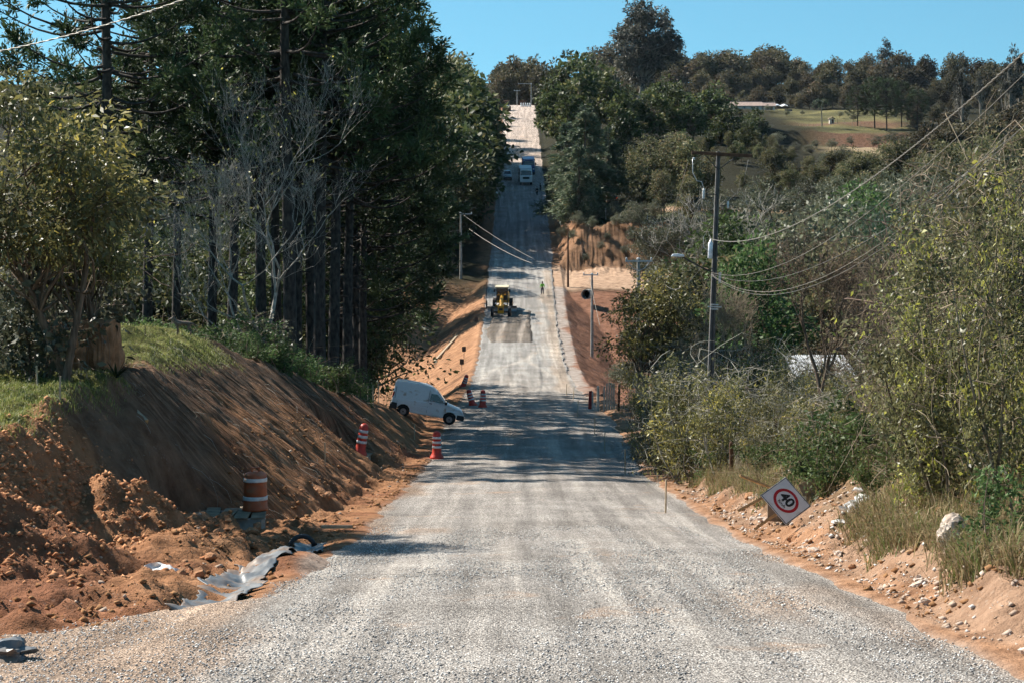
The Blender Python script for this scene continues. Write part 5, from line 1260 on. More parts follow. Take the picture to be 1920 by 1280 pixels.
# ------------------------------------------------------------------ poles and wires
def wire(label, a, b, sag, r, mat='wire', n=26, twist=False, group=None):
    a, b = Vector(a), Vector(b); pts = []
    for k in range(n):
        t = k/(n-1); p = a.lerp(b, t); p.z -= sag*4*t*(1-t); pts.append(p)
    if twist:
        o = link('power_cable', None); tag(o, label, 'cable', group); o.location = a
        N = int((b-a).length*7); 
        for ph in (0, PI):
            q = []
            for k in range(N+1):
                t = k/N; p = a.lerp(b, t); p.z -= sag*4*t*(1-t); an = ph+t*(b-a).length*9
                q.append(p-a+Vector((r*.9*math.cos(an), 0, r*.9*math.sin(an))))
            MB().tube(q, r*.8, 5).build('strand', M[mat], o, smooth_=True)
        return o
    o = MB().tube([p-a for p in pts], r, 5).build('power_line', M[mat], None, a, smooth_=True); tag(o, label, 'wire', group); return o

def tall_pole():
    Y = 80.0; X = at(1327,0,Y).x; g = gz0(X, Y); ztop = at(0,284,Y).z; s = FPX/Y
    o = empty('utility_pole', (X, Y, g)); tag(o, 'tall dark concrete power pole with leaning crossarm and street lamp', 'utility pole')
    H = ztop-g; lean = (1337-1320)/s/(H*.55)*.6
    o.rotation_euler = (0, .035, 0)
    def tap(z): return .19-.09*z/H
    V = []; F = []
    for z in (-1, H):
        for x, y in ((-1,-1),(1,-1),(1,1),(-1,1)): V.append((x*tap(max(z,0))*.75, y*tap(max(z,0)), z))
    MB().add(V, [(0,1,2,3),(4,5,6,7),(0,1,5,4),(1,2,6,5),(2,3,7,6),(3,0,4,7)]).build('shaft', M['concrete_dark'], o, bevel=.02)
    V2 = MB().box((.0,-.16,H/2),(.05,.05,H)).build('conduit', M['darksteel'], o)
    c = MB().box((.12,-.16,H-.12),(2.45,.12,.13), Euler((0,.02,0)).to_matrix()).build('crossarm', M['rust'], o, bevel=.01)
    MB().tube([(-.5,-.16,H-.2),(0,-.12,H-.75)], .02, 5).tube([(.7,-.16,H-.2),(0,-.12,H-.75)], .02, 5).build('crossarm_brace', M['darksteel'], o)
    def insulator(x, z, y=-.16):
        MB().lathe([(.02,0),(.06,.01),(.06,.03),(.03,.04),(.055,.06),(.055,.08),(.02,.10)], 10, (x,y,z)).build('insulator', M['ceramic'], o, smooth_=True)
    for x in (-1.0,): insulator(x, H-.38)
    # fuse cut-out on its bracket, with looping jumpers
    MB().box((-.28,-.14,H-1.75),(.55,.03,.03)).build('bracket', M['darksteel'], o)
    MB().lathe([(.045,0),(.06,.05),(.045,.1),(.06,.16),(.045,.22),(.06,.28),(.045,.34),(.045,.42)], 10, (-.55,-.14,H-1.95)).build('fuse', M['ceramic'], o, smooth_=True)
    MB().tube([(-1.05,-.16,H-.35),(-1.02,-.16,H-.9),(-.85,-.16,H-1.22),(-.65,-.15,H-1.25),(-.55,-.14,H-1.55)], .016, 5).build('jumper', M['ceramic'], o, smooth_=True)
    MB().box((.28,-.14,H-2.2),(.3,.03,.03)).build('bracket', M['darksteel'], o)
    MB().lathe([(.03,0),(.05,.06),(.03,.1),(.05,.2),(.03,.3)], 8, (.45,-.14,H-2.3)).build('fuse', M['ceramic'], o, smooth_=True)
    MB().tube([(1.2,-.16,H-.3),(1.05,-.16,H-1.3),(.7,-.16,H-1.75),(.45,-.14,H-2.0)], .010, 5).build('jumper', M['wire_dark'], o, smooth_=True)
    MB().lathe([(.085,0),(.10,.03),(.10,.62),(.085,.66),(.03,.70),(.03,.8)], 12, (-.2,-.16,H-4.35)).build('arrester', M['lamp_lens'], o, smooth_=True)
    MB().tube([(-.2,-.16,H-3.55),(-.35,-.16,H-3.2),(-.5,-.16,H-3.5),(-.48,-.16,H-3.9),(-.28,-.16,H-4.05)], .012, 5).build('jumper', M['ceramic'], o, smooth_=True)
    MB().tube([(-.1,-.1,H-4.9),(-.75,-.1,H-4.62),(-1.3,-.12,H-4.32)], .035, 6).build('lamp_arm', M['darksteel'], o)
    l = MB().prism([(-1.78,0),(-1.72,.10),(-1.5,.13),(-1.25,.08),(-1.25,0)], .12).build('lamp_head', M['lamp_lens'], o, (0,-.12,H-4.32), bevel=.02)
    MB().box((.22,-.14,H-5.1),(.10,.10,.42)).build('meter_tube', M['silver'], o)
    for k in range(3): MB().box((.05,-.17,H-6.2-.09*k),(.55 if k == 1 else .3,.06,.05)).build('clamp', M['ceramic'], o)
    return X, Y, ztop, H
_X, _Y, _zt, _H = tall_pole()
WR = 'cables at the tall power pole'
pb = at(1332, 448, 80); wire('thick twisted cable sweeping from the tall pole to the upper right corner', pb, at(1990, 35, 26), 1.05, .010, 'wire', twist=True, group=WR)
pl = at(1333, 511, 80)
wire('upper thin wire leaving the tall pole to the right', pl, at(1990, 70, 28), 1.2, .007, group=WR)
wire('second thin wire leaving the tall pole to the right', at(1333,513,80), at(2000, 170, 29), 1.25, .006, 'wire_dark', group=WR)
wire('lowest pair wire leaving the tall pole to the right', at(1333,514,80), at(1990, 150, 30), 1.75, .007, group=WR)
wire('thin dark wire below the lowest pair wire', at(1333,516,80), at(1995, 160, 30), 1.8, .006, 'wire_dark', group=WR)
wire('slack wire dropping from the crossarm towards the farther pole', at(1290,305,80), at(1222,489,150), .6, .016, 'wire', group=WR)
wire('slack wire from the tall pole bracket to the farther pole', at(1322,490,80), at(1224,490,150), 1.6, .014, 'wire_dark', group=WR)
wire('twisted cable crossing the upper left corner', at(-90,112,46), at(430,-32,40), .18, .013, 'wire', twist=True)

def pole(label, px, top, Y, mat, arm=None, w=.16, square=False, base=None):
    X = at(px,0,Y).x; g = gz0(X, Y) if base is None else base; H = at(0,top,Y).z-g
    o = empty('utility_pole', (X,Y,g)); tag(o, label, 'utility pole')
    MB().tube([(0,0,-.8),(0,0,H*.5),(0,0,H)], [w*1.25,w,w*.75], 4 if square else 10).build('shaft', M[mat], o)
    MB().lathe([(w*.8,0),(w*.9,.02),(w*.9,.08),(w*.5,.14)], 8, (0,0,H-.03)).build('cap', M['ceramic'] if mat != 'rust' else M['rust'], o)
    if arm:
        a0, a1, dz, braces = arm
        MB().box(((a0+a1)/2,-w*1.2,H-dz),(a1-a0,.10,.12)).build('crossarm', M['ceramic'] if mat != 'rust' else M['rust'], o)
        for x in (a0+.08, a1-.08): MB().lathe([(.03,0),(.09,.03),(.05,.08),(.09,.13),(.03,.22)], 8, (x,-w*1.2,H-dz+.06)).build('insulator', M['ceramic'], o, smooth_=True)
        if braces:
            for s in (-1,1): MB().tube([(s*.85,-w*1.2,H-dz-.05),(s*.45,-w*1.2,H-dz-.55),(0,-w*1.1,H-dz-.75)], .03, 5).build('brace', M['ceramic'], o)
    return o
pole('slim pale concrete pole with braced crossarm behind the shrubs', 1197, 486, 150, 'concrete', (-1.0,1.05,.15,True), .17)
pole('slim concrete pole standing on the brown fill', 1110, 514, 222, 'concrete', (-1.0,.7,.1,False), .16)
pole('bare brown wooden pole beside the side track', 1065, 429, 273, 'rust', None, .13)
pole('pale concrete pole left of the far road in the dark trees', 864, 400, 279, 'concrete', (-.2,1.6,.12,False), .17)
pole('left small pole at the top end of the road', 969.5, 170, 628, 'concrete', (-1,1.0,.1,False), .16)
pole('right small pole at the top end of the road', 996, 157, 632, 'concrete', (-4.2,.2,.1,False), .16)
wire('wire from the left concrete pole across the far road', at(870,404,279), at(1003,487,265), .3, .025, 'wire')
wire('second wire from the left concrete pole across the far road', at(880,430,279), at(1000,495,262), .4, .03, 'wire')
wire('long wire from the left concrete pole into the dark wood', at(862,432,279), at(660,372,150), 1.0, .02, 'wire_dark')
wire('wire running down from the slim pale pole on the fill', at(1105,520,222), at(1125,612,214), .1, .02, 'wire')
wire('stay wire beside the slim pale pole behind the shrubs', at(1199,560,150), at(1206,590,149), .02, .03, 'wire')

# ------------------------------------------------------------------ culvert ring, fences, panels, rubble
def ring():
    Y = 263; X = at(1101,0,Y).x; o = empty('concrete_pipe', (X,Y,at(0,552,Y).z), -.35); tag(o, 'concrete drain pipe end on the brown fill', 'pipe')
    V = []; F = []; n = 28
    for y, r in ((-.6,.66),(-.6,.54),(.9,.54),(.9,.66)):
        for k in range(n): a = 2*PI*k/n; V.append((r*math.cos(a), y, r*math.sin(a)))
    for q in range(4):
        for k in range(n): F.append((q*n+k, q*n+(k+1)%n, ((q+1)%4)*n+(k+1)%n, ((q+1)%4)*n+k))
    MB().add(V, F).build('pipe_wall', M['concrete'], o, smooth_=False); MB().disc_y((0,.5,0), .54, .05, 20).build('bore_shade_disc', M['black'], o)  # black disc set in the bore to stand for the shade inside
ring()
def post(name, label, px, Y, h, w, mat, group=None, lean=0.03, cat='post', d=None):
    X = at(px,0,Y).x; o = link(name, None, None, (X,Y,gz(X,Y))); r_ = random.Random(int(px*3+Y)); o.rotation_euler = (r_.uniform(-lean,lean), r_.uniform(-lean,lean), r_.uniform(-.2,.2))
    MB().box((0,0,h/2-.2),(w,d or w,h+.4)).build('shaft', M[mat], o, bevel=w*.1)
    MB().add([(-w/2,-w/2,h),(w/2,-w/2,h),(w/2,w/2,h),(-w/2,w/2,h),(0,0,h+w*.5)], [(0,1,4),(1,2,4),(2,3,4),(3,0,4)]).build('pointed_top', M[mat], o)
    return tag(o, label, cat, group)
M['paleconcrete'] = plain('pale_concrete', (.52,.51,.46), .85, var=.2, scale=5, spec=.15)
post('fence_post', 'single pale concrete post left of the upright slats', 1121, 134, 1.65, .15, 'paleconcrete')
_X0 = at(1142,0,132.5).x; _g0 = gz(_X0, 132.5); pf = empty('picket_fence', (_X0, 132.5, _g0)); tag(pf, 'five pale upright slats standing by the right road edge', 'fence')
for px, h in [(1133,1.55),(1138,1.75),(1142.5,1.8),(1147,1.78),(1151,1.75)]:
    x = at(px,0,132.5).x-_X0; MB().box((x,0,h/2-.2),(.11,.09,h+.4)).build('slat', M['paleconcrete'], pf, bevel=.012)
MB().box((0,.07,.5),(.85,.05,.08)).build('rail', M['paleconcrete'], pf)
post('fence_post', 'brown wooden post right of the upright slats', 1160, 131, 1.7, .15, 'rust')
post('fence_post', 'thin pale post at the left of the red board', 1111, 136, 1.3, .10, 'paleconcrete')
bar('red_board', 'dark red board leaning behind the pale posts', 'board', (at(1106,0,137).x,137,gz(at(1106,0,137).x,137)), (at(1108,0,137).x,137.3,gz(at(1108,0,137).x,137)+1.3), .25, 'rust_red', t=.04)
post('fence_post', 'splintered orange post at the corner of the right bank', 1237, 84, 1.2, .18, 'timber', lean=.12)
post('fence_post', 'pale weathered post between the right shrubs', 1273, 77, 1.2, .13, 'stake', lean=.1)
post('fence_post', 'dark fence post at the right end of the wire mesh', 1452, 65, 1.35, .14, 'rust')
post('fence_post', 'dark fence post at the left end of the wire mesh', 1372, 67, 1.3, .12, 'rust')
for i, px in enumerate((1136,1161,1214,1240)): post('fence_post', ['first','second','third','fourth'][i]+' thin grey fence post on the shaded terrace above the earth bank', px, 305+i*1.2, 1.6, .12, 'concrete', 'fence posts on the shaded terrace')
def mesh_fence():
    X0, X1, Y = at(1374,0,66.5).x, at(1450,0,65.5).x, 66.0; z = gz((X0+X1)/2, Y)
    o = empty('wire_mesh', ((X0+X1)/2, Y, z)); tag(o, 'sagging grey wire mesh between two dark posts', 'wire mesh')
    w = X1-X0; A = Arr(); r = np.random.default_rng(8)
    def P(s, t): return np.stack([(s-.5)*w, .12*np.sin(s*6)+.1*np.sin(t*4+s*3), t*1.1+.12*(1-(2*s-1)**2)*(1-2*t)*-1+.04*np.sin(s*9)], -1)
    k = np.linspace(0, 1, 10)
    for i in range(-14, 26):
        for sgn in (1,-1):
            s = i/26+.55*k if sgn > 0 else i/26+.55*(1-k); ok = (s >= 0) & (s <= 1)
            if ok.sum() > 2: A.tube(P(s[ok], k[ok])+r.normal(size=(ok.sum(),3))*.008, .0055, 3, .5)
    link('mesh', A.mesh('mesh', M['twig_grey']), o)
    B = Arr(); s = np.linspace(0, 1, 14)
    for t in (0.02, .98): B.tube(P(s, np.full(14, t)), .009, 4, .7)
    link('selvedge_wire', B.mesh('selvedge', M['twig_grey']), o)
mesh_fence()
def panel(label, px, py, Y, w, h, rot, mat):
    p = at(px,py,Y); o = empty('board_panel', (p.x, Y, gz(p.x,Y)+h*.55)); o.rotation_euler = rot; tag(o, label, 'board')
    MB().box((0,0,0),(w,.03,h)).build('face', M[mat], o, bevel=.004)
    MB().box((0,.03,h/2-.03),(w*.97,.035,.05)).box((0,.03,-h/2+.03),(w*.97,.035,.05)).build('batten', M['timber'], o)
panel('brown discarded board behind the speed sign', 1466, 897, 49.5, .75, .48, (-.25,.06,.15), 'panel_brown')
panel('tan torn board between the two darker boards', 1496, 908, 49.4, .36, .55, (-.3,.1,-.3), 'panel_tan')
panel('grey-brown discarded board tilted against the bush', 1534, 884, 49.8, .85, .60, (-.2,-.42,.1), 'panel_brown')
pr = random.Random(9)
for i, (dx, dy, dz, a, w) in enumerate([(-22,6,0,.3,.34),(-8,-2,.02,-.2,.40),(6,3,.0,.5,.36),(16,-6,.06,.1,.3),(-14,12,-.05,1.0,.26),(4,14,-.06,.2,.3),(14,-24,.18,1.2,.30),(22,2,0,.7,.24),(0,-10,.1,-.5,.28)]):
    p = at(1597+dx*1.1, 0, 43.5-dy*.02); o = link('plaster_piece', None, None, (p.x, p.y, gz(p.x,p.y)+.10+max(0,dz)*1.3+.05*(i % 4))); o.rotation_euler = (pr.uniform(-.5,.5), pr.uniform(-.4,.4)+a*.4, a)
    MB().add([(-w/2,-.12,0),(w*.3,-.15,.01),(w/2,.05,0),(w*.1,.16,.01),(-w*.4,.1,0),(-w/2,-.12,.045),(w*.3,-.15,.05),(w/2,.05,.04),(w*.1,.16,.05),(-w*.4,.1,.045)], [(0,1,2,3,4),(9,8,7,6,5),(0,1,6,5),(1,2,7,6),(2,3,8,7),(3,4,9,8),(4,0,5,9)]).build('slab', M['plaster'], o)
    MB().box((w*.05,0,.062),(w*.5,.05,.02)).build('cardboard_strip', M['plaster'], o)
    tag(o, 'broken white plaster piece in the rubble right of the speed sign', 'plaster', 'white rubble right of the speed sign')

# rocks
crumple('boulder', 'large pale boulder on the right bank', 'boulder', (at(1790,0,31.5).x, 31.5, gz(at(1790,0,31.5).x,31.5)+.22), (.31,.27,.37), 'rock', 21, 4, .5, rz=.4)
ROCKS = []
for k in range(6):
    o = crumple('rock', 'x', 'rock', (0,0,-50), (1,.8,.6), 'rock' if k < 4 else 'rock_red', 30+k, 2, .9); ROCKS.append(o)
rr = random.Random(31); first = set()
for i in range(95):
    Y = 22+38*rr.random()**1.3; u = rr.choice([rr.uniform(5.2,6.6), rr.uniform(5.6,7.6)]); X = u+float(xc(Y)); s = .04+.13*rr.random()**2.4
    k = rr.randrange(6)
    if k in first: o = ROCKS[k].copy(); COL.objects.link(o)
    else: o = ROCKS[k]; first.add(k)
    o.location = (X, Y, gz(X,Y)+s*.25); o.scale = (s*rr.uniform(.8,1.4), s*rr.uniform(.8,1.4), s); o.rotation_euler = (rr.uniform(-.5,.5), rr.uniform(-.5,.5), rr.uniform(0,6))
    tag(o, 'pale stone lying on the orange shoulder below the right bank', 'rock', 'stones on the right shoulder')
for i in range(26):
    Y = rr.uniform(30, 64); u = -rr.uniform(5.9, 7.4); X = u+float(xc(Y)); s = .06+.14*rr.random()**2; o = ROCKS[4+i%2].copy(); COL.objects.link(o)
    o.location = (X, Y, gz(X,Y)+s*.2); o.scale = (s*1.2, s, s); o.rotation_euler = (rr.uniform(-.5,.5), rr.uniform(-.5,.5), rr.uniform(0,6))
    tag(o, 'clay lump at the foot of the left cut bank', 'clay lump', 'clay lumps on the left')

# earth block, agave
def earth_block():
    X0, Y0 = -11.45, 52.2; z = gz0(X0, Y0)
    bm = bmesh.new(); bmesh.ops.create_cube(bm, size=1); bmesh.ops.subdivide_edges(bm, edges=bm.edges, cuts=22, use_grid_fill=True)
    V = np.array([v.co[:] for v in bm.verts]); P = V*np.array([1.75,1.5,1.55])
    n = np.where(np.abs(V) > .49, np.sign(V), 0)
    f = .55*fbm(P[:,0]*3.4+P[:,1]*2, P[:,2]*.55, 5, 4)+.25*fbm(P[:,0]*7, P[:,2]*1.6+P[:,1]*5, 9, 3)
    rnd = 1-.12*(np.abs(V[:,0])*2)**4*(np.abs(V[:,1])*2)**4
    P = P*rnd[:,None]+n*f[:,None]*np.array([.55,.55,.25])
    for v, p in zip(bm.verts, P): v.co = p
    me = bpy.data.meshes.new('earth_block'); bm.to_mesh(me); bm.free(); me.materials.append(M['clay'])
    o = link('earth_block', None, None, (X0, Y0, z+.55)); tag(o, 'block of cracked brown earth left standing at the lawn edge', 'earth block'); link('clay_core', me, o)
    A = Arr(); r = np.random.default_rng(3)
    for k in range(60):
        x = r.uniform(-.95,.95); A.tube(bend([x, r.uniform(-.85,-.6), .75], [x+r.normal()*.15, r.uniform(-.95,-.75), -.6+r.uniform(0,.8)], r, .06, 6), np.linspace(.012,.004,6), 3, r.uniform(0,1))
    link('roots', A.mesh('roots', M['twig_brown']), o)
earth_block()
def agave():
    X, Y = at(218,0,51).x, 51.0; o = empty('spiky_plant', (X,Y,gz(X,Y))); tag(o, 'dark spiky rosette plant at the corner of the earth block', 'plant')
    r = random.Random(2)
    for k in range(18):
        a = k*2.4; el = r.uniform(.3,1.2); L = r.uniform(.4,.65); d = Vector((math.cos(a)*math.cos(el), math.sin(a)*math.cos(el), math.sin(el))); sd = Vector((-math.sin(a), math.cos(a), 0))*.035
        MB().add([sd*.7, -sd*.7, d*L*.5-sd, d*L*.5+sd, d*L+Vector((0,0,-.06)), d*L*.5+Vector((0,0,-.03))], [(0,1,2,3),(3,2,4),(0,3,5),(1,2,5),(2,4,5),(3,4,5)]).build('leaf_blade', M['lf_dark'], o)
agave()

# ------------------------------------------------------------------ buildings
def shed():
    Y = 99; X0, X1 = at(1488,0,Y).x, at(1606,0,Y).x; z = at(0,699,Y).z; g = gz0((X0+X1)/2, Y)
    o = empty('tin_roofed_shed', ((X0+X1)/2, Y, g)); tag(o, 'low shed with white corrugated roof behind the right shrubs', 'shed'); w = X1-X0; hz = z-g
    MB().box((0,1.8,hz/2-.25),(w-.3,3.2,hz+.3)).build('wall', M['wall'], o)
    for k in range(4):
        x0 = -w/2+k*w/4; A = []; n = 16
        V = []; F = []
        for i in range(n+1):
            x = x0+i*(w/4-.02)/n; b = .035*math.cos(i*PI)
            V += [(x,-.35,hz-.12+b),(x,4.0,hz+.62+b)]
        for i in range(n): F.append((2*i,2*i+2,2*i+3,2*i+1))
        q = MB().add(V, F).build('roof_sheet', M['tin'], o); m = q.modifiers.new('t','SOLIDIFY'); m.thickness = .012
    MB().box((w*.1,.19,hz*.45),(.9,.05,1.0)).build('window', M['glass'], o)
    MB().box((-w*.25,.19,hz*.35),(.8,.06,hz*.7)).build('door', M['board'], o)
shed()
def farmhouse():
    Y = 800; s = FPX/Y; g = gz0(at(1405,0,Y).x, Y)
    def house(name, label, px0, px1, wallh, depth, ridge, wins, door):
        x0, x1 = at(px0,0,Y).x, at(px1,0,Y).x; w = x1-x0; o = empty(name, ((x0+x1)/2, Y, g)); tag(o, label, 'house')
        MB().box((0,depth/2,wallh/2-.5),(w,depth,wallh+1)).build('wall', M['wall'], o)
        r = MB()
        for sgn in (0,1):
            pass
        V = [(-w/2-.4,-.6,wallh-.15),(w/2+.4,-.6,wallh-.15),(w/2+.4,depth/2,wallh+ridge),(-w/2-.4,depth/2,wallh+ridge),(-w/2-.4,depth+.6,wallh-.15),(w/2+.4,depth+.6,wallh-.15)]
        V += [(x,y,z-.14) for x,y,z in V]
        r.add(V, [(0,1,2,3),(3,2,5,4),(6,9,8,7),(9,10,11,8),(0,6,7,1),(4,5,11,10),(0,3,9,6),(3,4,10,9),(1,7,8,2),(2,8,11,5)])
        rf = r.build('roof', M['tile'], o)
        MB().box((0,depth/2,wallh+ridge+.06),(w+.8,.35,.14)).build('ridge_tiles', M['tile'], rf)
        for x, ww, hh, zz in wins:
            f = MB().box((x*w,-.03,zz),(ww+.16,.08,hh+.16)).build('window', M['stake'], o); MB().box((0,-.06,0),(ww,.06,hh)).build('pane', M['glass'], f, (x*w,-.03,zz))
        if door: MB().box((door*w,-.04,1.0),(1.0,.08,2.0)).build('door', M['rust'], o)
        MB().add([(-w/2,0,wallh),(-w/2,depth,wallh),(-w/2,depth/2,wallh+ridge-.1),(w/2,0,wallh),(w/2,depth,wallh),(w/2,depth/2,wallh+ridge-.1)], [(0,1,2),(3,5,4),(0,3,4,1)]).build('gable', M['wall'], o)
    house('farmhouse', 'long low tiled farmhouse at the top of the hillside meadow', 1371, 1429, 2.5, 6.0, 1.7, [(-.38,1.5,1.5,1.3),(-.08,1.4,1.2,1.45),(.33,1.3,1.2,1.45)], None)
    house('outhouse', 'small tiled outhouse right of the long farmhouse', 1431.5, 1453, 2.4, 4.5, 1.5, [(-.2,1.2,1.2,1.3)], .2)
    x0 = at(1467,0,Y).x; o = empty('carport', (x0, Y, g)); tag(o, 'open carport with white sagging tarp right of the outhouse', 'carport')
    for x in (-2.2,2.2):
        for y in (0,3): MB().box((x,y,.9),(.15,.15,2.8)).build('post', M['rust'], o)
    V = []; F = []; n = 10
    for i in range(n+1):
        for j in range(5): V.append((-2.5+i*.5, -.4+j*.95, 2.35+.25*math.sin(i*1.1)-.25*math.sin(j/4*PI)+j*.18))
    for i in range(n):
        for j in range(4): F.append((i*5+j,i*5+5+j,i*5+6+j,i*5+1+j))
    q = MB().add(V, F).build('tarp', M['tarp'], o); q.modifiers.new('t','SOLIDIFY').thickness = .03
    MB().box((2.6,1,.5),(3,1.0,1.0)).build('low_wall', M['concrete_dark'], o)
    Y2 = 703; p = at(1559,0,Y2); o = empty('meadow_hut', (p.x, Y2, gz0(p.x,Y2))); tag(o, 'tiny pale hut in the dark cut of the meadow', 'hut')
    MB().box((0,0,.8),(1.6,1.8,1.8)).build('wall', M['wall'], o); MB().prism([(-1.2,1.7),(0,2.3),(1.2,1.7),(1.2,1.6),(0,2.2),(-1.2,1.6)], 1.2).build('roof', M['tile'], o); MB().box((.3,-.92,.7),(.6,.05,1.4)).build('door', M['rust'], o)
    for i in range(9):
        px = 1500+i*14; Y3 = 697+i*.6; p = at(px,0,Y3); o = link('meadow_fence_post', None, None, (p.x, Y3, gz0(p.x,Y3))); tag(o, 'thin fence post in the row across the meadow below the palm', 'post', 'meadow fence posts')
        MB().box((0,0,.6),(.14,.14,1.6)).build('shaft', M['stake'], o); MB().box((0,0,1.42),(.17,.17,.05)).build('cap', M['stake'], o)
farmhouse()

# ------------------------------------------------------------------ loose stuff: gravel stones, clods, grass
OCT = np.array([[1,0,0],[-1,0,0],[0,1,0],[0,-1,0],[0,0,1],[0,0,-1]], float)
OCTF = np.array([[0,2,4],[2,1,4],[1,3,4],[3,0,4],[2,0,5],[1,2,5],[3,1,5],[0,3,5]])
def pebbles(name, X, Y, Z, S, mat, attr, flat=.7, seed=1):
    r = np.random.default_rng(seed); n = len(X); V = OCT[None]*(1+.35*r.uniform(-1,1,(n,6,3))*np.abs(OCT)[None])
    V = V+.25*r.normal(size=(n,6,3)); a = r.uniform(0, 2*PI, n); c, s = np.cos(a)[:,None], np.sin(a)[:,None]
    x = V[...,0]*c-V[...,1]*s; y = V[...,0]*s+V[...,1]*c
    P = np.stack([x*S[:,None]+X[:,None], y*S[:,None]+Y[:,None], V[...,2]*S[:,None]*flat+Z[:,None]+S[:,None]*flat*.25], -1)
    T = (OCTF[None]+np.arange(n)[:,None,None]*6).reshape(-1,3)
    return np_mesh(name, P.reshape(-1,3), None, T, mat, False, attr=np.repeat(attr, 6))
r = np.random.default_rng(77)
M['stones'] = leaf_mat('crushed_stones', (.16,.155,.15), (.66,.64,.61), 0, .9, .12)
M['clods'] = leaf_mat('clay_clods', (.30,.14,.065), (.50,.27,.135), 0, .95, .06, (.60,.46,.36), .08)
N = 42000; Y = 18+34*r.uniform(0,1,N)**1.5; u = edge_left(Y)+(edge_right(Y)-edge_left(Y))*r.uniform(0,1,N)
g = link('loose_gravel', pebbles('loose_gravel', u+xc(Y), Y, prof(Y)-.06*(u/5)**2+.0, r.uniform(.008,.020,N), M['stones'], r.uniform(0,1,N), seed=3)); tag(g, kind='stuff')
N = 15000; Y = 27+70*r.uniform(0,1,N)**1.25; side = r.uniform(0,1,N)
u = np.where(side < .66, -4.7-4.2*r.uniform(0,1,N)**1.2, 4.9+2.6*r.uniform(0,1,N)**1.1); X = u+xc(Y)
_k = fbm(X*.5, Y*.4, 55, 3)+.35*r.uniform(-1,1,N) > .0; X, Y = X[_k], Y[_k]; N = len(X)
c = link('dirt_clods', pebbles('dirt_clods', X, Y, terrain(X,Y), .015+.075*r.uniform(0,1,N)**6, M['clods'], r.uniform(0,1,N), seed=4)); tag(c, kind='stuff')
N = 9000; k = r.integers(0, 3, N); mm = np.array(MOUNDS)[k]; q = r.normal(size=(N,2))*.45; X = mm[:,0]+q[:,0]*mm[:,3]; Y = mm[:,1]+q[:,1]*mm[:,4]
c = link('mound_clods', pebbles('mound_clods', X, Y, terrain(X,Y), .014+.08*r.uniform(0,1,N)**6, M['clods'], r.uniform(0,1,N)*.8, seed=5)); tag(c, kind='stuff')

M['pale_stones'] = leaf_mat('pale_stones', (.40,.26,.17), (.66,.52,.43), 0, .9, .1, (.74,.70,.66), .2)
N = 9000; Y = 20+50*r.uniform(0,1,N)**1.3; u = 5.0+2.6*r.uniform(0,1,N); X = u+xc(Y); _k = fbm(X*.7, Y*.5, 58, 3)+.4*r.uniform(-1,1,N) > -.05; X, Y = X[_k], Y[_k]; N = len(X)
c = link('shoulder_stones', pebbles('shoulder_stones', X, Y, terrain(X,Y), .012+.06*r.uniform(0,1,N)**4, M['pale_stones'], r.uniform(0,1,N), seed=6)); tag(c, kind='stuff')
M['straw'] = leaf_mat('dry_grass_blades', (.22,.16,.08), (.50,.40,.22), .35, .6, .2, (.20,.24,.07), .25)
M['turf'] = leaf_mat('green_grass_blades', (.10,.115,.028), (.27,.28,.075), .35, .5, .25, (.34,.30,.14), .15)
def blades(name, X, Y, Z, L, W, mat, seed, lean=.6, tuft=None):
    r = np.random.default_rng(seed); n = len(X); a = r.uniform(0, 2*PI, n); d = np.stack([np.cos(a), np.sin(a)], -1)
    ln = r.uniform(.1, lean, n)*L; P = np.stack([X,Y,Z-.02], -1); sd = np.stack([-d[:,1], d[:,0], 0*a], -1)*W[:,None]/2
    mid = P+np.concatenate([d*ln[:,None]*.35, (L*.6)[:,None]], -1); tip = P+np.concatenate([d*ln[:,None], (L*(.95-.25*ln/L))[:,None]], -1)
    V = np.stack([P-sd, P+sd, mid+sd*.8, mid-sd*.8, tip], 1)
    i = np.arange(n)[:,None]*5
    Q = np.concatenate([i+np.array([[0,1,2,3]])]); T = i+np.array([[3,2,4]])
    return np_mesh(name, V.reshape(-1,3), Q, T, mat, False, attr=np.repeat(r.uniform(0,1,n), 5))
def tufts(n, per, fx, spread, seed):
    r = np.random.default_rng(seed); cx, cy = fx(r, n); X = np.repeat(cx, per)+r.normal(0, spread, n*per); Y = np.repeat(cy, per)+r.normal(0, spread, n*per); return X, Y
def fx(r, n):
    Y = 24+50*r.uniform(0,1,n)**1.2; u = 6.1+5.8*r.uniform(0,1,n)**1.4; u = u+.9*fbm(Y*.35, u*.1, 7, 2)*(u < 7.5); return u+xc(Y), Y
X, Y = tufts(2300, 24, fx, .12, 5); _k = ~((X > 6.0) & (X < 8.6) & (Y > 41.5) & (Y < 49.3)); X, Y = X[_k], Y[_k]; L = np.random.default_rng(1).uniform(.16,.75,len(X))
g = link('dry_grass', blades('dry_grass', X, Y, terrain(X,Y), L, .013+.010*L, M['straw'], 6, 1.7)); tag(g, kind='stuff')
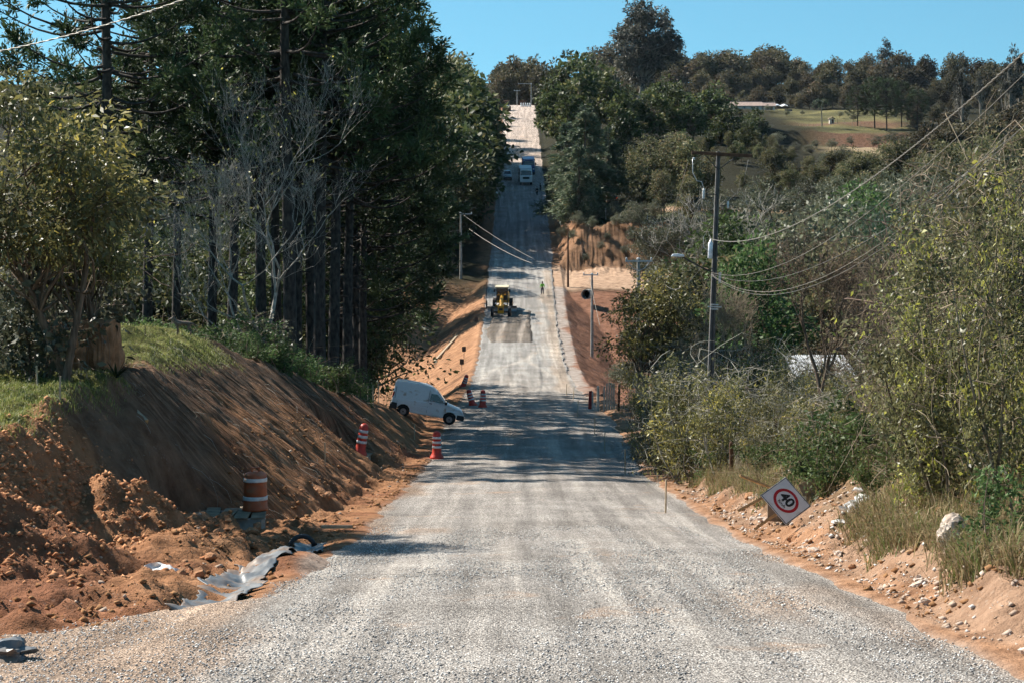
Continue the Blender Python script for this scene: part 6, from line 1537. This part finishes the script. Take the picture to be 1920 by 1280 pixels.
def fx2(r, n):
    Y = r.uniform(39.5, 52, n); u = -r.uniform(10.7, 14.5, n); return u+xc(Y), Y
X, Y = tufts(1700, 12, fx2, .10, 8); L = np.random.default_rng(2).uniform(.06,.18,len(X))
def fx3(r, n):
    Y = r.uniform(56, 76, n); u = -r.uniform(11.0, 15.5, n); return u+xc(Y), Y
X2, Y2 = tufts(1500, 10, fx3, .12, 9); L2 = np.random.default_rng(3).uniform(.06,.16,len(X2))
X = np.concatenate([X,X2]); Y = np.concatenate([Y,Y2]); L = np.concatenate([L,L2])
g = link('lawn_grass', blades('lawn_grass', X, Y, terrain(X,Y), L, .012+0*L, M['turf'], 10, .9)); tag(g, kind='stuff')
# roots and straw hanging from the scraped bank
def fx4(r, n):
    Y = r.uniform(48, 104, n); u = -r.uniform(7.2, 12.0, n); return u+xc(Y), Y
rr_ = np.random.default_rng(12); A = Arr(); cx, cy = fx4(rr_, 300)
for x, y in zip(cx, cy):
    z = gz0(x, y); e = np.array([x+rr_.uniform(-.2,.9), y+rr_.normal()*.3, 0]); e[2] = gz0(e[0], e[1])+.03
    A.tube(bend([x,y,z+.08], e, rr_, .10, 5, .08), np.linspace(.007,.003,5), 3, rr_.uniform(0,1))
g = link('bank_roots', A.mesh('bank_roots', M['twig_grey'])); tag(g, kind='stuff')

# ------------------------------------------------------------------ air
def haze():
    o = MB().box((0, 800, 60), (2000, 1960, 0.1)).build('haze', M['white']); 
    me = bpy.data.meshes.new('haze'); bm = bmesh.new(); bmesh.ops.create_cube(bm, size=1); bm.to_mesh(me); bm.free()
    o.data = me; o.location = (0, 870, 40); o.scale = (1960, 1860, 160)
    m = bpy.data.materials.new('thin_haze'); m.use_nodes = True; n = m.node_tree.nodes; n.remove(n['Principled BSDF'])
    v = n.new('ShaderNodeVolumePrincipled'); v.inputs['Color'].default_value = (.62,.72,.90,1); v.inputs['Density'].default_value = .00002; v.inputs['Anisotropy'].default_value = .3
    m.node_tree.links.new(v.outputs[0], n['Material Output'].inputs['Volume']); me.materials.append(m)
    tag(o, kind='stuff')
haze()
